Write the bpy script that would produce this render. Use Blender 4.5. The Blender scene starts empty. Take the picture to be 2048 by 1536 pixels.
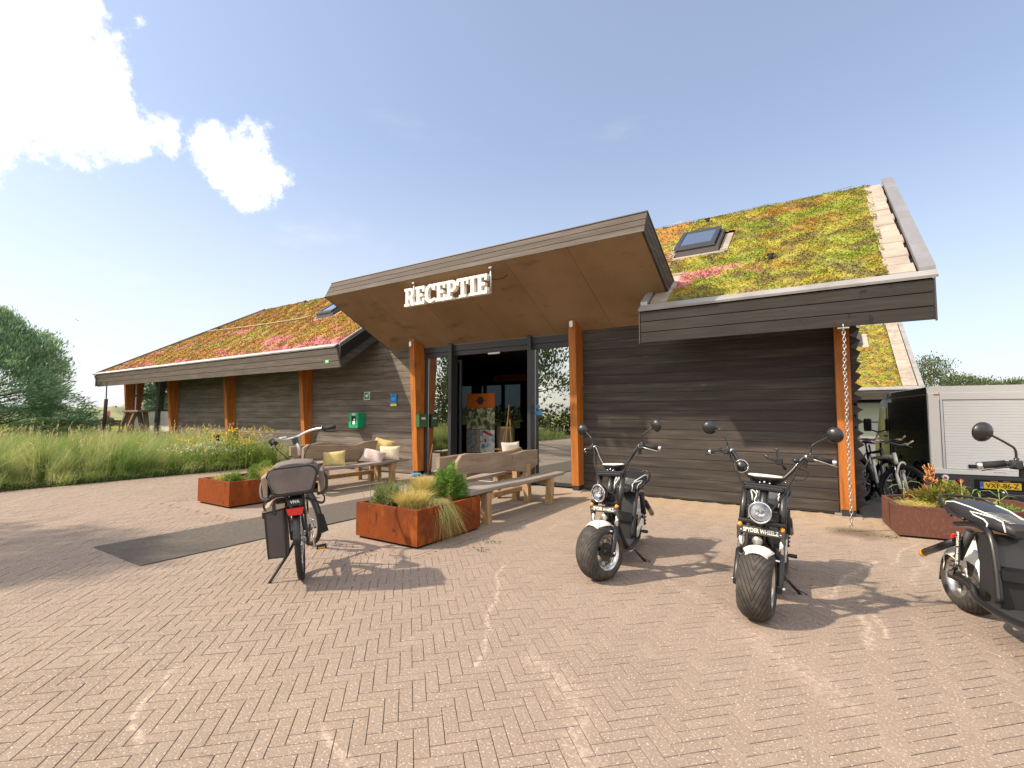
import bpy, bmesh, math, random
import numpy as np
from mathutils import Vector, Matrix, Euler
random.seed(7); np.random.seed(7)
RNG = np.random.default_rng(11)
rad = math.radians
SC = bpy.context.scene
COL = SC.collection

# ---------------------------------------------------------------- camera, light, sky
CAMH, FPX, YAW = 1.40, 975.0, 33.0
PITCH = math.atan((828-768)/FPX)
cam = bpy.data.cameras.new('camera'); cam_o = bpy.data.objects.new('camera', cam); COL.objects.link(cam_o)
cam.sensor_width = 36; cam.lens = FPX/2048*36; cam.clip_end = 3000; cam.clip_start = 0.05
cam_o.location = (0, 0, CAMH); cam_o.rotation_euler = (math.pi/2+PITCH, 0, rad(YAW))
SC.camera = cam_o
SUNV = Vector((1.12, 1.0, -1.38)).normalized()          # direction the light travels
sun = bpy.data.lights.new('sun', 'SUN'); sun.energy = 3.5; sun.angle = rad(1.3); sun.color = (1.0, 0.84, 0.66)
sun_o = bpy.data.objects.new('sun', sun); COL.objects.link(sun_o)
sun_o.rotation_euler = SUNV.to_track_quat('-Z', 'Y').to_euler(); sun_o.location = (-20, -20, 30)
SC.view_settings.view_transform = 'Standard'; SC.view_settings.look = 'None'
SC.view_settings.exposure = 0.90; SC.view_settings.gamma = 1; SC.view_settings.use_curve_mapping = False
SC.cycles.max_bounces = 6; SC.cycles.diffuse_bounces = 4; SC.cycles.glossy_bounces = 4
SC.cycles.transmission_bounces = 4; SC.cycles.transparent_max_bounces = 8
try: SC.cycles.use_denoising = True
except Exception: pass

_F = Vector((-math.sin(rad(YAW))*math.cos(PITCH), math.cos(rad(YAW))*math.cos(PITCH), math.sin(PITCH)))
_R = Vector((math.cos(rad(YAW)), math.sin(rad(YAW)), 0)); _U = _R.cross(_F)
def ray(px, py): return (_F + _R*((px-1024)/FPX) + _U*((768-py)/FPX))

def nt_new(mat):
    mat.use_nodes = True; nt = mat.node_tree; nt.nodes.clear(); return nt
class NB:                                                   # small node builder
    def __init__(s, nt): s.nt = nt
    def n(s, t, **kw):
        nd = s.nt.nodes.new(t)
        for k, v in kw.items(): setattr(nd, k, v)
        return nd
    def l(s, a, b): s.nt.links.new(a, b)
    def put(s, sock, v):
        if isinstance(v, bpy.types.NodeSocket): s.l(v, sock)
        elif v is not None:
            if hasattr(sock.default_value, '__len__') and not hasattr(v, '__len__'): v = (v,)*len(sock.default_value)
            if hasattr(sock.default_value, '__len__') and len(sock.default_value) == 4 and len(v) == 3: v = (*v, 1)
            sock.default_value = v
    def m(s, op, a, b=None, c=None, clamp=False):
        nd = s.n('ShaderNodeMath', operation=op, use_clamp=clamp)
        s.put(nd.inputs[0], a)
        if b is not None: s.put(nd.inputs[1], b)
        if c is not None: s.put(nd.inputs[2], c)
        return nd.outputs[0]
    def vm(s, op, a, b=None, scale=None):
        nd = s.n('ShaderNodeVectorMath', operation=op); s.put(nd.inputs[0], a)
        if b is not None: s.put(nd.inputs[1], b)
        if scale is not None: s.put(nd.inputs['Scale'], scale)
        return nd.outputs['Value' if op in ('LENGTH', 'DISTANCE', 'DOT_PRODUCT') else 'Vector']
    def noise(s, vec, scale, detail=4, rough=.55, dist=0):
        nd = s.n('ShaderNodeTexNoise'); s.put(nd.inputs['Vector'], vec); nd.inputs['Scale'].default_value = scale
        nd.inputs['Detail'].default_value = detail; nd.inputs['Roughness'].default_value = rough; nd.inputs['Distortion'].default_value = dist
        return nd.outputs[0]
    def step(s, v, lo, hi):
        nd = s.n('ShaderNodeMapRange'); nd.interpolation_type = 'SMOOTHSTEP'; s.put(nd.inputs[0], v)
        nd.inputs[1].default_value = lo; nd.inputs[2].default_value = hi; return nd.outputs[0]
    def mix(s, f, a, b, blend='MIX'):
        nd = s.n('ShaderNodeMix', data_type='RGBA', blend_type=blend); s.put(nd.inputs[0], f)
        s.put(nd.inputs[6], a); s.put(nd.inputs[7], b); return nd.outputs[2]

world = bpy.data.worlds.new('World'); SC.world = world; world.use_nodes = True
wnt = world.node_tree; wnt.nodes.clear(); W = NB(wnt)
sky = W.n('ShaderNodeTexSky'); sky.sky_type = 'NISHITA'; sky.sun_disc = False
sky.sun_elevation = math.asin(-SUNV.z); sky.sun_rotation = math.atan2(-SUNV.x, -SUNV.y)
sky.air_density = 1.0; sky.dust_density = 1.6; sky.ozone_density = 1.2; sky.altitude = 0
tc = W.n('ShaderNodeTexCoord'); gdir = tc.outputs['Generated']
warp = W.n('ShaderNodeTexNoise'); W.l(gdir, warp.inputs['Vector']); warp.inputs['Scale'].default_value = 5; warp.inputs['Detail'].default_value = 9; warp.inputs['Roughness'].default_value = .62
fine = W.noise(gdir, 13, 9, .65)
wv = W.vm('SUBTRACT', warp.outputs['Color'], (.5, .5, .5)); gd2 = W.vm('ADD', gdir, W.vm('SCALE', wv, scale=.10))
blobs = None
for px, py, r in ((-60, 60, 260), (70, 90, 190), (130, 190, 150), (225, 255, 85), (290, 262, 55), (60, 290, 75), (170, 110, 100), (-200, 100, 330),
                  (420, 305, 44), (446, 335, 56), (400, 312, 40), (498, 345, 76), (490, 378, 50), (550, 372, 50), (530, 350, 48)):
    c = ray(px, py).normalized(); c2 = ray(px+r, py).normalized(); R_ = (c-c2).length
    if px > 350: R_ *= .95
    dd = W.m('DIVIDE', W.vm('DISTANCE', gd2, tuple(c)), R_)
    v = W.m('SUBTRACT', 1.0, dd)
    v = W.m('MULTIPLY', v, R_*9)
    blobs = v if blobs is None else W.m('MAXIMUM', blobs, v)
dens = W.m('ADD', blobs, W.m('MULTIPLY', W.m('SUBTRACT', fine, .5), 1.5))
cmask = W.m('POWER', W.step(dens, -.06, .34), 1.3)
# thin wisps low on the right and elsewhere round the sky
sep = W.n('ShaderNodeSeparateXYZ'); W.l(gdir, sep.inputs[0])
stv = W.vm('MULTIPLY', gdir, (1, 1, 3.2))
wn = W.noise(stv, 2.6, 7, .6)
wisp = W.m('MULTIPLY', W.step(wn, .56, .80), .35)
lowm = W.step(sep.outputs[2], .75, .2); wisp = W.m('MULTIPLY', wisp, lowm)
skyc = W.mix(1, sky.outputs[0], (1.0, 1.0, 1.0), 'MULTIPLY')
hz = W.step(sep.outputs[2], .52, -.03)
sunside = W.step(W.vm('DOT_PRODUCT', gdir, (-.90, -.10, .0)), -.3, 1.0)
skyc = W.mix(.22, skyc, (4.2, 4.5, 5.4))
skyc = W.mix(W.m('MULTIPLY', hz, W.m('ADD', .40, W.m('MULTIPLY', sunside, .30))), skyc, (4.75, 4.8, 5.15))
skyc = W.mix(wisp, skyc, (5.5, 5.45, 5.4))
ccol = W.mix(W.step(W.noise(gdir, 7, 6, .6), .35, .75), (11.5, 10.7, 9.7), (8.6, 8.1, 7.6))
# unseen cumulus added behind the viewpoint as fill light, thinning out towards the view
gen = W.noise(W.vm('ADD', W.vm('MULTIPLY', gdir, (1, 1, 1.6)), (3.1, 1.7, .4)), 2.3, 8, .58)
behind = W.step(W.vm('DOT_PRODUCT', gdir, tuple(_F)), .30, -.15)
fill_cloud_mask = W.m('MULTIPLY', W.m('MULTIPLY', W.step(gen, .44, .52), behind), W.step(sep.outputs[2], .0, .08))
skyc = W.mix(W.m('MAXIMUM', cmask, fill_cloud_mask), skyc, ccol)
bg = W.n('ShaderNodeBackground'); W.l(skyc, bg.inputs[0]); bg.inputs[1].default_value = 0.115
wo = W.n('ShaderNodeOutputWorld'); W.l(bg.outputs[0], wo.inputs[0])

# ---------------------------------------------------------------- materials
MATS = {}
def mat(name, base, rough=.6, metal=0., layers=(), bump=None, rnd=0., coord='pos', spec=.5, coat=0., trans=0., sheen=0.):
    """layers: (colour, scale, lo, hi, stretch); bump: (scale, strength, stretch)"""
    if name in MATS: return MATS[name]
    m = bpy.data.materials.new(name); nt = nt_new(m); B = NB(nt)
    p = B.n('ShaderNodeBsdfPrincipled'); o = B.n('ShaderNodeOutputMaterial'); B.l(p.outputs[0], o.inputs[0])
    if coord == 'pos': vec = B.n('ShaderNodeNewGeometry').outputs['Position']
    else: vec = B.n('ShaderNodeTexCoord').outputs['Object']
    col = None
    for L in layers:
        c2, sc, lo, hi = L[:4]; st = L[4] if len(L) > 4 else (1, 1, 1)
        v = B.vm('MULTIPLY', vec, st)
        f = B.step(B.noise(v, sc, 6, .6), lo, hi)
        col = B.mix(f, col if col is not None else base, c2)
    if rnd:
        g = B.n('ShaderNodeNewGeometry'); oi = B.n('ShaderNodeObjectInfo')
        r = B.m('FRACT', B.m('ADD', g.outputs['Random Per Island'], oi.outputs['Random']))
        h = B.n('ShaderNodeHueSaturation'); B.put(h.inputs['Color'], col if col is not None else base)
        B.l(B.m('ADD', 1-rnd, B.m('MULTIPLY', r, 2*rnd)), h.inputs['Value'])
        r2 = B.m('FRACT', B.m('MULTIPLY', r, 7.13)); B.l(B.m('ADD', .5-rnd*.04, B.m('MULTIPLY', r2, rnd*.08)), h.inputs['Hue'])
        col = h.outputs[0]
    B.put(p.inputs['Base Color'], col if col is not None else base)
    p.inputs['Roughness'].default_value = rough; p.inputs['Metallic'].default_value = metal
    p.inputs['Specular IOR Level'].default_value = spec; p.inputs['Coat Weight'].default_value = coat
    p.inputs['Transmission Weight'].default_value = trans
    if bump:
        st = bump[2] if len(bump) > 2 else (1, 1, 1)
        bn = B.n('ShaderNodeBump'); bn.inputs['Strength'].default_value = bump[1]; bn.inputs['Distance'].default_value = bump[3] if len(bump) > 3 else .01
        B.l(B.noise(B.vm('MULTIPLY', vec, st), bump[0], 6, .65), bn.inputs['Height']); B.l(bn.outputs[0], p.inputs['Normal'])
    m['_p'] = p.name
    MATS[name] = m; return m

CLADX = mat('charred_cladding', (.040, .034, .029), .66, layers=(
        ((.085, .072, .060), 2.2, .42, .75, (.5, 1, 7)), ((.012, .010, .009), 9, .5, .8, (.12, 1, 9)),
        ((.10, .092, .085), 3.5, .66, .82, (.7, 1, 3)), ((.12, .11, .10), 2.6, .70, .75, (1, 1, 2.4))), bump=(60, .35, (.06, 1, 1), .004), rnd=.22, spec=.35)
CLADL = mat('weathered_cladding', (.130, .110, .092), .78, layers=(
        ((.21, .18, .152), 1.6, .40, .72, (.7, 1, 5)), ((.028, .024, .022), 10, .48, .8, (.12, 1, 9)),
        ((.17, .155, .14), 3.0, .62, .85, (.9, 1, 4))), bump=(60, .4, (.06, 1, 1), .004), rnd=.2, spec=.3)
FASC = mat('fascia_board', (.025, .021, .019), .7, layers=(
        ((.042, .036, .032), 2.5, .4, .75, (.6, 1, 8)), ((.022, .018, .016), 14, .55, .8, (.10, 1, 8)),
        ((.014, .011, .010), 5.5, .64, .70, (1.3, 1, 1.6)), ((.013, .010, .009), 9, .68, .72, (1.2, 1, 1.2))), bump=(60, .35, (.06, 1, 1), .004), rnd=.10, spec=.3)
FASCL = mat('fascia_board_grey', (.072, .059, .048), .75, layers=(
        ((.115, .096, .080), 2.5, .4, .75, (.6, 1, 8)), ((.035, .03, .026), 14, .52, .8, (.10, 1, 8))), bump=(60, .35, (.06, 1, 1), .004), rnd=.14, spec=.3)
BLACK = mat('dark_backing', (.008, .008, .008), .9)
SOFFIT = mat('soffit_board', (.235, .150, .080), .85, layers=(
        ((.285, .190, .108), 1.1, .35, .7, (1, .7, .7)), ((.12, .078, .045), 1.5, .56, .80, (.7, 1.6, 1)), ((.085, .055, .032), 3.2, .64, .80, (.8, 2.2, 1))), bump=(90, .1, (1, .2, .2), .002), rnd=.05, spec=.2)
WOODO = mat('oiled_timber', (.42, .135, .022), .6, layers=(
        ((.24, .068, .016), 5, .4, .75, (3, 3, .25)), ((.48, .18, .042), 14, .55, .8, (4, 4, .2)),
        ((.20, .062, .016), 1.6, .52, .80, (1, 1, .7)), ((.11, .035, .012), 7, .66, .76, (3, 3, .5))), bump=(50, .2, (3, 3, .1), .003), rnd=.1, spec=.35)
COPING = mat('zinc_coping', (.40, .39, .375), .45, .35, layers=(((.30, .29, .28), 2, .4, .7),))
COPV = mat('verge_coping', (.22, .22, .23), .5, .2, layers=(((.27, .27, .28), 2, .4, .7), ((.15, .15, .15), 6, .6, .8)))
COPDARK = mat('dark_coping', (.05, .045, .042), .5)
ALU = mat('anthracite_frame', (.035, .036, .04), .4, .1)
ALUL = mat('brushed_aluminium', (.6, .6, .6), .35, .9)
SLAB = mat('concrete_slab', (.36, .31, .26), .9, layers=(((.26, .22, .18), 3, .4, .7), ((.15, .12, .09), 18, .6, .8)), bump=(80, .3, (1, 1, 1), .004), rnd=.12)
CORT = mat('corten_steel', (.20, .048, .010), .85, layers=(
        ((.15, .038, .012), 2.3, .42, .64), ((.29, .075, .014), 4.5, .52, .70, (1, 1, .6)), ((.06, .022, .013), 16, .55, .72, (1.5, 1.5, .5)), ((.38, .14, .04), 60, .64, .74)), bump=(70, .3, (1, 1, 1), .002), spec=.15)
CORTB = mat('dull_corten', (.115, .048, .033), .8, layers=(
        ((.075, .032, .024), 2.2, .40, .72), ((.17, .075, .05), 45, .5, .75, (1, 1, .45))), bump=(70, .4, (1, 1, .4), .002), spec=.3)
OAK = mat('weathered_oak', (.27, .20, .145), .75, layers=(
        ((.36, .27, .19), 3, .4, .7, (3, .5, 3)), ((.15, .105, .075), 9, .5, .8, (6, .35, 6)), ((.12, .07, .04), 4.2, .68, .74)), bump=(40, .4, (4, .3, 4), .004), rnd=.1, spec=.25)
OAKG = mat('grey_oak_plank', (.25, .215, .19), .75, layers=(
        ((.34, .30, .27), 3, .4, .7, (4, .4, 4)), ((.13, .105, .09), 11, .5, .8, (8, .3, 8))), bump=(40, .4, (6, .3, 4), .004), rnd=.08, spec=.25)
OAKY = mat('pale_oak_leg', (.44, .29, .15), .75, layers=(
        ((.32, .20, .10), 6, .4, .7, (4, 4, .6)), ((.20, .12, .06), 12, .58, .8, (6, 6, .5))), bump=(40, .4, (4, 4, .4), .004), rnd=.12, spec=.25)
RUB = mat('rubber', (.018, .018, .018), .75, spec=.35)
BPAINT = mat('black_paint', (.012, .012, .013), .38, coat=.2)
BMATT = mat('black_matt', (.020, .020, .021), .6)
CHROME = mat('chrome', (.75, .75, .76), .15, 1.0)
STEEL = mat('galvanised_steel', (.50, .49, .46), .4, .85, layers=(((.32, .31, .29), 30, .4, .7),))
WPAINT = mat('cream_white_paint', (.84, .80, .71), .3, coat=.3, coord='obj', layers=(((.55, .50, .42), 6, .58, .85),))
WHITE = mat('white_paint', (.78, .76, .72), .45)
LETTER = mat('letter_white', (.80, .77, .70), .5, layers=(((.66, .62, .55), 8, .5, .8),))
AMBER = mat('amber_lens', (.80, .30, .01), .25, coat=.3)
REDL = mat('red_lens', (.55, .012, .012), .22, coat=.4)
SEATB = mat('black_leather', (.022, .022, .024), .45, bump=(220, .2, (1, 1, 1), .002), coord='obj')
BAGF = mat('grey_brown_canvas', (.155, .125, .115), .85, bump=(260, .3, (1, 1, 1), .002), coord='obj', layers=(((.115, .092, .088), 5, .4, .7),))
BAGT = mat('tan_canvas_trim', (.30, .235, .18), .85, bump=(260, .3, (1, 1, 1), .002), coord='obj')
def glass_mat(name, tint=(.55, .6, .58), mixf=.30, rough=.0):
    m = bpy.data.materials.new(name); B = NB(nt_new(m))
    t = B.n('ShaderNodeBsdfTransparent'); t.inputs[0].default_value = (*tint, 1)
    g = B.n('ShaderNodeBsdfGlossy'); g.inputs['Roughness'].default_value = rough; g.inputs[0].default_value = (.9, .92, .9, 1)
    fr = B.n('ShaderNodeFresnel'); fr.inputs[0].default_value = 1.5
    f = B.m('ADD', mixf, fr.outputs[0], clamp=True)
    mx = B.n('ShaderNodeMixShader'); B.l(f, mx.inputs[0]); B.l(t.outputs[0], mx.inputs[1]); B.l(g.outputs[0], mx.inputs[2])
    o = B.n('ShaderNodeOutputMaterial'); B.l(mx.outputs[0], o.inputs[0]); return m
GLASS = glass_mat('coated_glass', (.38, .42, .39), .52)
GLASSR = glass_mat('roof_glass', (.30, .34, .36), .55)
LENS = glass_mat('headlight_glass', (.9, .9, .9), .08)

# ---------------------------------------------------------------- mesh builder
class MB:
    def __init__(s): s.v = []; s.f = []; s.sm = []
    def add(s, vs, fs, smooth=False):
        b = len(s.v); s.v += [tuple(v) for v in vs]; s.f += [tuple(b+i for i in f) for f in fs]; s.sm += [smooth]*len(fs); return s
    def box(s, x0, x1, y0, y1, z0, z1, bev=0., M=None):
        if x1 < x0: x0, x1 = x1, x0
        if y1 < y0: y0, y1 = y1, y0
        if z1 < z0: z0, z1 = z1, z0
        bev = min(bev, .45*min(x1-x0, y1-y0, z1-z0))
        if bev <= 0:
            vs = [(x, y, z) for x in (x0, x1) for y in (y0, y1) for z in (z0, z1)]
            fs = [(0, 1, 3, 2), (4, 6, 7, 5), (0, 4, 5, 1), (2, 3, 7, 6), (0, 2, 6, 4), (1, 5, 7, 3)]
        else:
            bm = bmesh.new(); bmesh.ops.create_cube(bm, size=1)
            for v in bm.verts:
                v.co = Vector(((x0+x1)/2+v.co.x*(x1-x0), (y0+y1)/2+v.co.y*(y1-y0), (z0+z1)/2+v.co.z*(z1-z0)))
            bmesh.ops.bevel(bm, geom=list(bm.edges), offset=bev, segments=1, affect='EDGES')
            bm.verts.index_update(); vs = [tuple(v.co) for v in bm.verts]; fs = [tuple(v.index for v in f.verts) for f in bm.faces]; bm.free()
        if M is not None: vs = [M @ Vector(v) for v in vs]
        return s.add(vs, fs)
    def prism(s, pts, d, smooth=False):                     # pts: 3-D polygon, d: extrusion vector
        n = len(pts); d = Vector(d); a = [Vector(p) for p in pts]; b = [p+d for p in a]
        fs = [tuple(range(n))[::-1], tuple(range(n, 2*n))]+[(i, (i+1) % n, n+(i+1) % n, n+i) for i in range(n)]
        s.add(a+b, fs[:2]); k = len(s.v)-2*n
        s.f += [tuple(k+j for j in f) for f in fs[2:]]; s.sm += [smooth]*n; return s
    def tube(s, path, r, n=8, caps=True, smooth=True, flat=1.0):
        P = [Vector(p) for p in path]; m = len(P)
        rs = list(r) if hasattr(r, '__len__') else [r]*m
        up = Vector((0, 0, 1)); T = []
        for i in range(m):
            t = (P[min(i+1, m-1)]-P[max(i-1, 0)]); T.append(t.normalized() if t.length > 1e-9 else up)
        a = T[0].cross(up);  a = a if a.length > .05 else T[0].cross(Vector((1, 0, 0))); a.normalize()
        vs = []
        for i in range(m):
            a = (a-T[i]*a.dot(T[i])); a = a.normalized() if a.length > 1e-6 else T[i].orthogonal().normalized(); b = T[i].cross(a)
            for k in range(n):
                an = 2*math.pi*k/n; vs.append(P[i]+(a*math.cos(an)+b*math.sin(an)*flat)*rs[i])
        fs = [(i*n+k, i*n+(k+1) % n, (i+1)*n+(k+1) % n, (i+1)*n+k) for i in range(m-1) for k in range(n)]
        s.add(vs, fs, smooth)
        if caps: b0 = len(s.v)-len(vs); s.f += [tuple(b0+k for k in range(n))[::-1], tuple(b0+(m-1)*n+k for k in range(n))]; s.sm += [False]*2
        return s
    def lathe(s, prof, n=32, axis='y', c=(0, 0, 0), closed=False, smooth=True, M=None):
        # prof: (along axis, radius)
        vs = []; k = len(prof)
        for j in range(n):
            a = 2*math.pi*j/n; ca, sa = math.cos(a), math.sin(a)
            for (t, r) in prof:
                p = {'y': (r*ca, t, r*sa), 'x': (t, r*ca, r*sa), 'z': (r*ca, r*sa, t)}[axis]
                p = Vector(p);  p = (M @ p) if M is not None else p
                vs.append(p+Vector(c))
        q = k if closed else k-1
        fs = [(j*k+i, j*k+(i+1) % k, ((j+1) % n)*k+(i+1) % k, ((j+1) % n)*k+i) for j in range(n) for i in range(q)]
        return s.add(vs, fs, smooth)
    def ball(s, c, r, n=12, sc=(1, 1, 1)):
        vs = []; fs = []; m = max(4, n//2)
        for i in range(m+1):
            th = math.pi*i/m
            for j in range(n):
                ph = 2*math.pi*j/n; vs.append((c[0]+r*sc[0]*math.sin(th)*math.cos(ph), c[1]+r*sc[1]*math.sin(th)*math.sin(ph), c[2]+r*sc[2]*math.cos(th)))
        for i in range(m):
            for j in range(n): fs.append((i*n+j, i*n+(j+1) % n, (i+1)*n+(j+1) % n, (i+1)*n+j))
        return s.add(vs, fs, True)
    def loft(s, rings, smooth=True, caps=True):
        n = len(rings[0]); vs = [v for r in rings for v in r]
        fs = [(i*n+k, i*n+(k+1) % n, (i+1)*n+(k+1) % n, (i+1)*n+k) for i in range(len(rings)-1) for k in range(n)]
        b = len(s.v); s.add(vs, fs, smooth)
        if caps: s.f += [tuple(b+k for k in range(n))[::-1], tuple(b+(len(rings)-1)*n+k for k in range(n))]; s.sm += [False]*2
        return s
    def mesh(s, name, off=(0, 0, 0)):
        me = bpy.data.meshes.new(name); o = Vector(off)
        me.from_pydata([tuple(Vector(v)-o) for v in s.v], [], s.f); me.polygons.foreach_set('use_smooth', s.sm)
        bm = bmesh.new(); bm.from_mesh(me); bmesh.ops.recalc_face_normals(bm, faces=bm.faces); bm.to_mesh(me); bm.free()
        return me
def put(o, parent=None, **props):
    COL.objects.link(o)
    if parent is not None: o.parent = parent
    for k, v in props.items(): o[k] = v
    return o
def part(name, mb, m, parent, **props):                      # vertices given in the parent's world frame when parent sits unrotated
    off = Vector((0, 0, 0)); q = parent
    if not props.pop('local', False):
        while q is not None: off += q.location; q = q.parent
    me = mb.mesh(name, off); me.materials.append(m)
    return put(bpy.data.objects.new(name, me), parent, **props)
def single(name, mb, m, loc, label=None, category=None, group=None, kind=None, local=False, rot=None):
    me = mb.mesh(name, (0, 0, 0) if local else loc); me.materials.append(m)
    o = bpy.data.objects.new(name, me); o.location = loc
    if rot is not None: o.rotation_euler = rot
    put(o)
    for k, v in (('label', label), ('category', category), ('group', group), ('kind', kind)):
        if v: o[k] = v
    return o
def thing(name, label, category, loc=(0, 0, 0), rot=(0, 0, 0), group=None):
    o = bpy.data.objects.new(name, None); o.location = loc; o.rotation_euler = rot; o.empty_display_size = .2
    COL.objects.link(o); o['label'] = label; o['category'] = category
    if group: o['group'] = group
    return o
def copy_tree(o, parent=None):
    c = o.copy(); COL.objects.link(c)
    if parent is not None: c.parent = parent
    for ch in list(o.children): copy_tree(ch, c)
    return c
def fast_mesh(name, V, Fq, m, smooth=False, uv=None):        # numpy quads or tris
    V = np.asarray(V, dtype=np.float32); Fq = np.asarray(Fq, dtype=np.int32); k = Fq.shape[1]
    me = bpy.data.meshes.new(name); me.vertices.add(len(V)); me.vertices.foreach_set('co', V.ravel())
    me.loops.add(Fq.size); me.loops.foreach_set('vertex_index', Fq.ravel())
    me.polygons.add(len(Fq)); me.polygons.foreach_set('loop_start', np.arange(0, Fq.size, k, dtype=np.int32))
    me.polygons.foreach_set('loop_total', np.full(len(Fq), k, dtype=np.int32))
    me.polygons.foreach_set('use_smooth', np.full(len(Fq), bool(smooth)))
    me.update(calc_edges=True); me.materials.append(m); return me
def fast_obj(name, V, Fq, m, parent=None, loc=None, smooth=False, **props):
    V = np.asarray(V, dtype=np.float64)
    off = np.zeros(3)
    if loc is not None: off = np.array(loc, float)
    elif parent is not None:
        q = parent
        while q is not None: off = off+np.array(q.location); q = q.parent
    o = bpy.data.objects.new(name, fast_mesh(name, V-off, Fq, m, smooth))
    if loc is not None: o.location = loc
    return put(o, parent, **props)
def text_mesh(txt, size, depth, align='CENTER', bold=0.):
    cu = bpy.data.curves.new('lettering', 'FONT'); cu.body = txt; cu.size = size; cu.extrude = depth/2; cu.align_x = align; cu.align_y = 'CENTER'; cu.offset = bold
    cu.resolution_u = 3
    o = bpy.data.objects.new('lettering', cu); COL.objects.link(o); bpy.context.view_layer.update()
    me = bpy.data.meshes.new_from_object(o.evaluated_get(bpy.context.evaluated_depsgraph_get()))
    bpy.data.objects.remove(o); return me
def text_part(name, txt, size, depth, m, parent, M, bold=0., sx=1.):
    me = text_mesh(txt, size, depth, bold=bold); me.transform(Matrix.Diagonal((sx, 1, 1, 1))); me.transform(M); me.materials.clear(); me.materials.append(m)
    return put(bpy.data.objects.new(name, me), parent)
def smoothpath(pts, n=6):                                    # catmull-rom
    P = [Vector(p) for p in pts]; P = [P[0]*2-P[1]]+P+[P[-1]*2-P[-2]]; out = []
    for i in range(1, len(P)-2):
        for k in range(n):
            t = k/n; a, b, c, d = P[i-1:i+3]
            out.append(.5*((2*b)+(c-a)*t+(2*a-5*b+4*c-d)*t*t+(3*b-a-3*c+d)*t**3))
    out.append(P[-2]); return out
# ---------------------------------------------------------------- ground
def plane(name, x0, x1, y0, y1, z, m, kind='structure', **k):
    return single(name, MB().add([(x0, y0, z), (x1, y0, z), (x1, y1, z), (x0, y1, z)], [(0, 1, 2, 3)]), m, ((x0+x1)/2, (y0+y1)/2, z), kind=kind, **k)
GRND = mat('meadow_ground', (.22, .24, .06), .95, layers=(((.32, .30, .08), .05, .35, .65), ((.085, .095, .03), .3, .45, .7), ((.25, .21, .11), 1.6, .6, .8)), bump=(3, .6, (1, 1, 1), .1))
plane('ground', -900, 900, -900, 900, -.03, GRND)
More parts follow.
